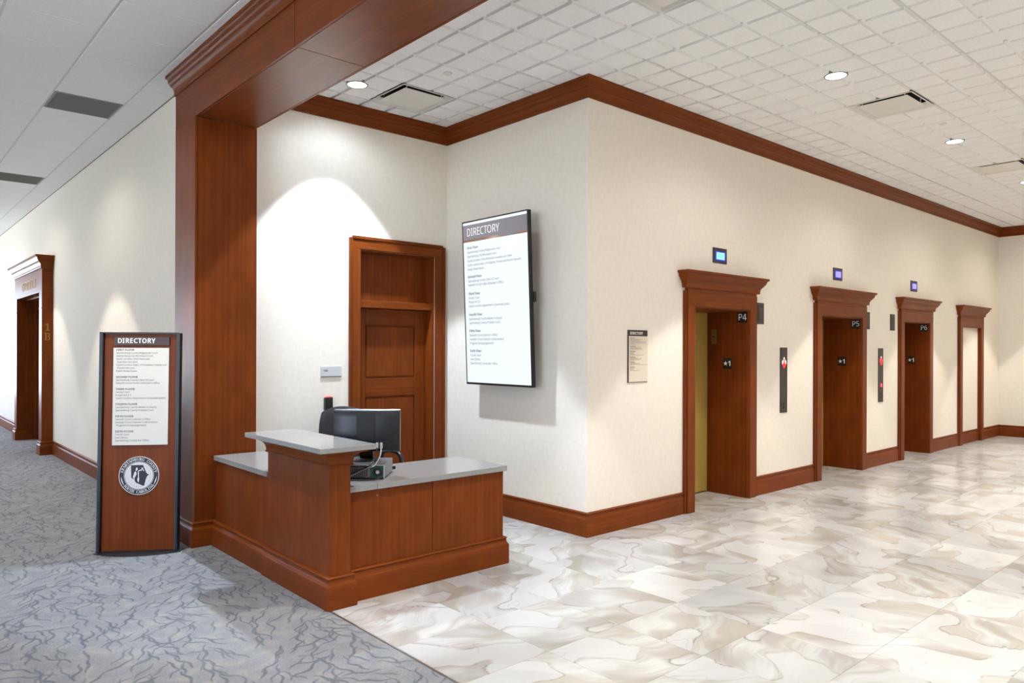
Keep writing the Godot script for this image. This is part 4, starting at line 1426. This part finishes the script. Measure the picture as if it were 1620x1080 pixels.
# ---------------------------------------------------------------- free-standing directory
func seal(parent: Node3D, at: Vector3, R: float) -> void:
	var s := put(mb().lathe([Vector2(0, 0.008), Vector2(R, 0.008), Vector2(R, 0)], at, 48, Vector3.BACK), "county_seal", M.seal_white, parent)
	var ring := func(r0: float, r1: float, z: float, mat: Material, called: String) -> void:
		put(mb().lathe([Vector2(r1, z), Vector2(r0, z)], at, 48, Vector3.BACK), called, mat, s)
	ring.call(R * 0.70, R * 0.97, 0.0086, M.seal_black, "dark_ring")
	ring.call(R * 0.725, R * 0.745, 0.0090, M.seal_white, "thin_ring")
	# words round the ring
	var st := SurfaceTool.new()
	var put_word := func(word: String, mid: float, span: float, inward: bool) -> void:
		var n := word.length()
		for i in n:
			if word[i] == " ": continue
			var f := (float(i) + 0.5) / n - 0.5
			var a: float = mid - span * f if not inward else mid + span * f
			var p := V(cos(a), sin(a), 0) * R * 0.855
			var rot := a - PI / 2 if not inward else a + PI / 2
			st.append_from(glyphs(word[i], font("Droid Serif", true), R * 0.185, 0.0, true), 0, Transform3D(Basis(Vector3.BACK, rot), at + p + V(0, 0, 0.0093)))
	put_word.call("SPARTANBURG COUNTY", PI / 2, deg_to_rad(160), false)
	put_word.call("SOUTH CAROLINA", -PI / 2, deg_to_rad(112), true)
	put_mesh(st.commit(), "ring_lettering", M.seal_white, s)
	# light bars left and right of the lower words
	for sg in [-1, 1]:
		var pg := PackedVector2Array()
		for k in 9:
			var a := deg_to_rad(3.0 + 31.0 * k / 8)
			pg.append(Vector2(sg * cos(a), -sin(a)) * R * (0.885 + 0.012 * sin(PI * k / 8)))
		for k in 9:
			var a := deg_to_rad(3.0 + 31.0 * (8 - k) / 8)
			pg.append(Vector2(sg * cos(a), -sin(a)) * R * (0.885 - 0.035 * sin(PI * (8 - k) / 8.0) - 0.002))
		put(mb().prism(pg, at + V(0, 0, 0.0086), Vector3.RIGHT, Vector3.UP, 0.0006), "light_bar", M.seal_white, s)
	# dotted circle
	var dots := mb()
	for k in 40:
		var a := TAU * k / 40
		dots.lathe([Vector2(R * 0.013, 0.0087), Vector2(0, 0.0087)], at + V(cos(a), sin(a), 0) * R * 0.58, 5, Vector3.BACK)
	var dd := put(dots, "dots", M.seal_black, s)
	dd.set_meta("kind", "stuff")
	# county outline
	var co := PackedVector2Array()
	for p in [[-0.40, 0.55], [0.20, 0.55], [0.22, 0.50], [0.36, 0.16], [0.40, 0.10], [0.50, 0.05], [0.41, -0.03], [0.34, -0.20], [0.27, -0.52], [0.20, -0.53], [0.02, -0.44], [-0.12, -0.38], [-0.22, -0.26], [-0.28, -0.18], [-0.38, -0.10]]: co.append(Vector2(p[0], p[1]) * R)
	put(mb().prism(co, at + V(0, 0, 0.0082), Vector3.RIGHT, Vector3.UP, 0.0006), "county_shape", M.seal_black, s)
	# robed figure holding scales, in white
	var fig := mb()
	for poly in [[[-0.17, 0.30], [-0.13, 0.43], [-0.07, 0.42], [-0.06, 0.33], [-0.10, 0.26], [-0.15, 0.24]],
			[[-0.22, 0.20], [-0.15, 0.23], [-0.11, 0.10], [-0.18, -0.06], [-0.22, -0.13], [-0.20, -0.28], [-0.25, -0.22], [-0.30, -0.05], [-0.26, 0.06]],
			[[-0.06, 0.18], [0.02, 0.24], [0.12, 0.28], [0.11, 0.32], [0.0, 0.29], [-0.06, 0.22]],
			[[-0.06, 0.18], [0.0, 0.18], [0.0, -0.05], [0.02, -0.18], [-0.01, -0.36], [-0.06, -0.30], [-0.08, -0.18], [-0.04, -0.06]],
			[[0.14, 0.42], [0.17, 0.43], [0.26, 0.24], [0.22, 0.23], [0.16, 0.36], [0.12, 0.24], [0.09, 0.25]]]:
		var pg := PackedVector2Array()
		for p in poly: pg.append(Vector2(p[0], p[1]) * R)
		fig.prism(pg, at + V(0, 0, 0.0088), Vector3.RIGHT, Vector3.UP, 0.0005)
	put(fig, "robed_figure", M.seal_white, s)

func build_stand() -> void:
	var t := thing("directory_stand", "free standing wooden directory sign with county seal and black posts", "sign", V(1.712, 0.004, -6.545), deg_to_rad(-33.9))
	# curved floor plate
	var pg := PackedVector2Array()
	for k in 17:
		var x := -0.335 + 0.67 * k / 16
		pg.append(Vector2(x, 0.045 + 0.10 * (1.0 - pow(x / 0.335, 2.0))))
	for k in 17:
		var x := 0.335 - 0.67 * k / 16
		pg.append(Vector2(x, -0.035 - 0.18 * (1.0 - pow(x / 0.335, 2.0))))
	var fp := PackedVector2Array()
	for p in pg: fp.append(Vector2(p.x, -p.y))
	put(mb().prism(fp, V(0, 0, 0), Vector3.RIGHT, Vector3.FORWARD, 0.010), "floor_plate", M.gunmetal, t)
	var lean := Basis(Vector3.RIGHT, deg_to_rad(-2.0))
	var X := Transform3D(lean, V(0, 0.012, 0.02))
	var add := func(b: MB, called: String, mat: Material) -> MeshInstance3D:
		var o := put(b, called, mat, t)
		o.transform = X
		return o
	var hw := 0.315
	var h := 1.797
	for s in [-1, 1]:
		var b := mb()
		b.box(V(s * hw, 0.0, -0.035), V(s * (hw - 0.030), h, 0.028), 0.006)
		add.call(b, "post", M.black)
		var f := mb()
		f.box(V(s * hw + (0.0 if s < 0 else -0.030), 0.0, 0.0282), V(s * hw + (0.014 if s < 0 else -0.016), h, 0.031), 0.001)
		add.call(f, "post_lit_strip", M.gunmetal)  # grey strip paints the window light on the left of each post
	add.call(mb().box(V(-hw + 0.0305, 0.006, -0.012), V(hw - 0.0305, h - 0.012, 0.0)), "wood_panel", M.wood)
	add.call(mb(Vector3.RIGHT).box(V(-hw + 0.0305, h - 0.0118, -0.03), V(hw - 0.0305, h, 0.022), 0.001), "top_cap", M.black)
	add.call(mb(Vector3.RIGHT).box(V(-hw + 0.0305, 0.0, -0.012), V(hw - 0.0305, 0.0055, 0.024)), "bottom_cap", M.black)
	var hp: MeshInstance3D = add.call(mb().box(V(-0.205, 1.690, 0.0005), V(0.225, 1.758, 0.014), 0.001), "header_plate", M.brown)
	put_mesh(print_on([["DIRECTORY", -0.183, 1.7265, 0.056, font("Droid Sans", true), 0.98]]), "heading", M.white_ink, hp).position.z = 0.0146
	var bd: MeshInstance3D = add.call(mb().box(V(-0.212, 0.868, 0.0005), V(0.222, 1.668, 0.012), 0.001), "white_board", M.paper)
	var head := []
	var body := []
	var y := 1.651
	for k in 6:
		head.append([DIR[k][0].to_upper(), -0.190, y, 0.0215, font("Droid Sans", true), 1.06])
		y -= 0.0249
		for l in DIR[k][1]:
			var i := 0
			for part in l.split("|"):
				body.append([part, -0.190 + (0.008 if i > 0 else 0.0), y, 0.0188, font("Droid Sans", false), 1.02])
				i += 1
				y -= 0.0249
		y -= 0.0245
	put_mesh(print_on(head), "floor_names", M.ink, bd).position.z = 0.0126
	put_mesh(print_on(body), "office_names", M.ink, bd).position.z = 0.0126
	# seal sits on the wood
	var holder := Node3D.new()
	var before := t.get_child_count()
	seal(t, V(0.0, 0.617, 0.0005), 0.157)
	for i in range(before, t.get_child_count()): (t.get_child(i) as Node3D).transform = X
	holder.free()

# ---------------------------------------------------------------- fittings on the walls
func build_wall_things() -> void:
	# floor indicators above the lifts
	var inds := [[6.967, "blue"], [9.80, "violet"], [12.47, "violet"]]
	for i in 3:
		var t := thing("floor_indicator", "small lit %s floor display above the %s lift" % [["blue", "violet", "violet"][i], LIFTS[i][2]], "display", V(inds[i][0], 2.703, ZW), 0.0, "lift floor displays")
		put(mb().box(V(-0.132, -0.083, 0.0), V(0.132, 0.083, 0.010), 0.002), "plate", M.plate, t)
		put(mb().box(V(-0.098, -0.058, 0.0102), V(0.104, 0.050, 0.0115)), "lit_border", M.blue, t)
		put(mb().box(V(-0.076, -0.042, 0.0117), V(0.084, 0.036, 0.0125)), "lit_field", M.cyan if i == 0 else M.violet, t)
	# lanterns
	var lan := [[7.806, "dark lift lantern tucked behind the P4 surround's right edge"], [10.735, "dark lift lantern tucked behind the P5 surround's right edge"], [11.627, "dark lift lantern on the wall left of the P6 surround"]]
	for l in lan:
		var t := thing("lift_lantern", l[1], "lantern", V(l[0], 1.985, ZW), 0.0, "lift lanterns")
		put(mb().box(V(-0.078, 0, 0), V(0.078, 0.245, 0.012), 0.002), "plate", M.plate, t)
		put(mb().box(V(-0.045, 0.05, 0.0122), V(0.045, 0.195, 0.016), 0.002), "lens", M.brown, t)
	# call stations
	for i in 2:
		var t := thing("call_station", ["tall dark call panel with red light between P4 and P5", "tall dark call panel with two red lights between P5 and P6"][i], "call panel", V([8.358, 11.206][i], 0.926, ZW), 0.0, "lift call panels")
		put(mb().box(V(-0.083, 0, 0), V(0.083, 0.788, 0.010), 0.002), "plate", M.plate, t)
		put(MB.new().prism(PackedVector2Array([Vector2(0, 0.675), Vector2(-0.022, 0.645), Vector2(0.022, 0.645)]), V(0, 0, 0.0102), Vector3.RIGHT, Vector3.UP, 0.003), "up_arrow", M.warm_white, t)
		for s in [-1, 1]:
			put(MB.new().prism(PackedVector2Array([Vector2(s * 0.012, 0.640), Vector2(s * 0.05, 0.625), Vector2(s * 0.046, 0.585), Vector2(s * 0.016, 0.600)]), V(0, 0, 0.0102), Vector3.RIGHT, Vector3.UP, 0.003), "side_light", M.warm_white if i == 0 else M.pinkred, t)
		put(MB.new().prism(PackedVector2Array([Vector2(-0.045, 0.580), Vector2(0, 0.535), Vector2(0.045, 0.580), Vector2(0.0, 0.632)]), V(0, 0, 0.0102), Vector3.RIGHT, Vector3.UP, 0.0024), "red_lens", M.red, t)
		if i == 0:
			for y in [0.105, 0.062]:
				put(mb().lathe([Vector2(0.014, 0), Vector2(0.014, 0.004), Vector2(0, 0.004)], V(0, y, 0.0102), 12, Vector3.BACK), "key_switch", M.black, t)
		else:
			for y in [0.455, 0.375, 0.345]:
				put(mb().box(V(-0.022, y - 0.014, 0.0102), V(0.024, y + 0.012, 0.013), 0.001), "window", M.black, t)
			put(mb().box(V(-0.020, 0.400, 0.0102), V(0.012, 0.425, 0.013), 0.001), "button", M.brown, t)
			put(mb().lathe([Vector2(0.030, 0), Vector2(0.030, 0.004), Vector2(0, 0.004)], V(0.006, 0.245, 0.0102), 14, Vector3.BACK), "lit_button", M.pinkred, t)
			for y in [0.12, 0.065]:
				put(mb().lathe([Vector2(0.014, 0), Vector2(0.014, 0.004), Vector2(0, 0.004)], V(0, y, 0.0102), 12, Vector3.BACK), "key_switch", M.black, t)
	# small directory plaque
	var p := thing("directory_plaque", "small framed directory plaque left of the P4 lift", "plaque", V(5.562, 1.369, ZW))
	put(mb().box(V(-0.148, 0, 0), V(0.145, 0.500, 0.012), 0.002), "back_plate", M.brown, p)
	put(mb().box(V(-0.140, 0.006, 0.0122), V(0.140, 0.442, 0.015), 0.001), "text_panel", sm(c8(222, 208, 190), 0.55), p)
	var hd := put(mb().box(V(-0.140, 0.4425, 0.0122), V(0.140, 0.495, 0.015), 0.001), "header_plate", M.plate, p)
	put_mesh(print_on([["DIRECTORY", -0.128, 0.469, 0.036, font("Droid Sans", true)]]), "heading", M.paper, hd).position.z = 0.0155
	var head := []
	var body := []
	var y := 0.424
	for k in 6:
		head.append([DIR[k][0], -0.125, y, 0.0135, font("Droid Sans", true), 1.05])
		y -= 0.0128
		for l in DIR[k][1]:
			var s: String = l.replace("|", " ")
			body.append([s, -0.125, y, 0.0098, font("Droid Sans", false), 1.05 if s.length() < 50 else 0.9])
			y -= 0.0114
		y -= 0.0105
	put_mesh(print_on(head), "floor_names", M.ink, p).position.z = 0.0156
	put_mesh(print_on(body), "office_names", M.brown, p).position.z = 0.0156
	# room sign and card reader beside the staff door
	var r := thing("room_sign", "small grey room sign left of the staff door", "sign", V(3.45, 1.402, ZB))
	put(mb().box(V(-0.111, 0, 0), V(0.111, 0.012, 0.010), 0.001), "lower_rail", M.steel, r)
	put(mb().box(V(-0.111, 0.0125, 0), V(0.111, 0.108, 0.007), 0.001), "plate", M.sign_grey, r)
	put_mesh(print_on([["109", -0.085, 0.064, 0.030, font("Droid Sans", true)]]), "lettering", M.ink, r).position.z = 0.0076
	var cr := thing("card_reader", "black card reader with a red light beside the staff door", "card reader", V(3.4175, 1.082, ZB))
	put(mb().box(V(-0.045, 0, 0), V(0.045, 0.124, 0.026), 0.006), "body", M.black, cr)
	put(mb().box(V(-0.036, 0.1242, 0.004), V(0.036, 0.132, 0.024), 0.003), "light_bar", M.pinkred, cr)
	put(mb().lathe([Vector2(0.004, 0), Vector2(0, 0.001)], V(0.004, 0.012, 0.0262), 8, Vector3.BACK), "mark", M.plug, cr)
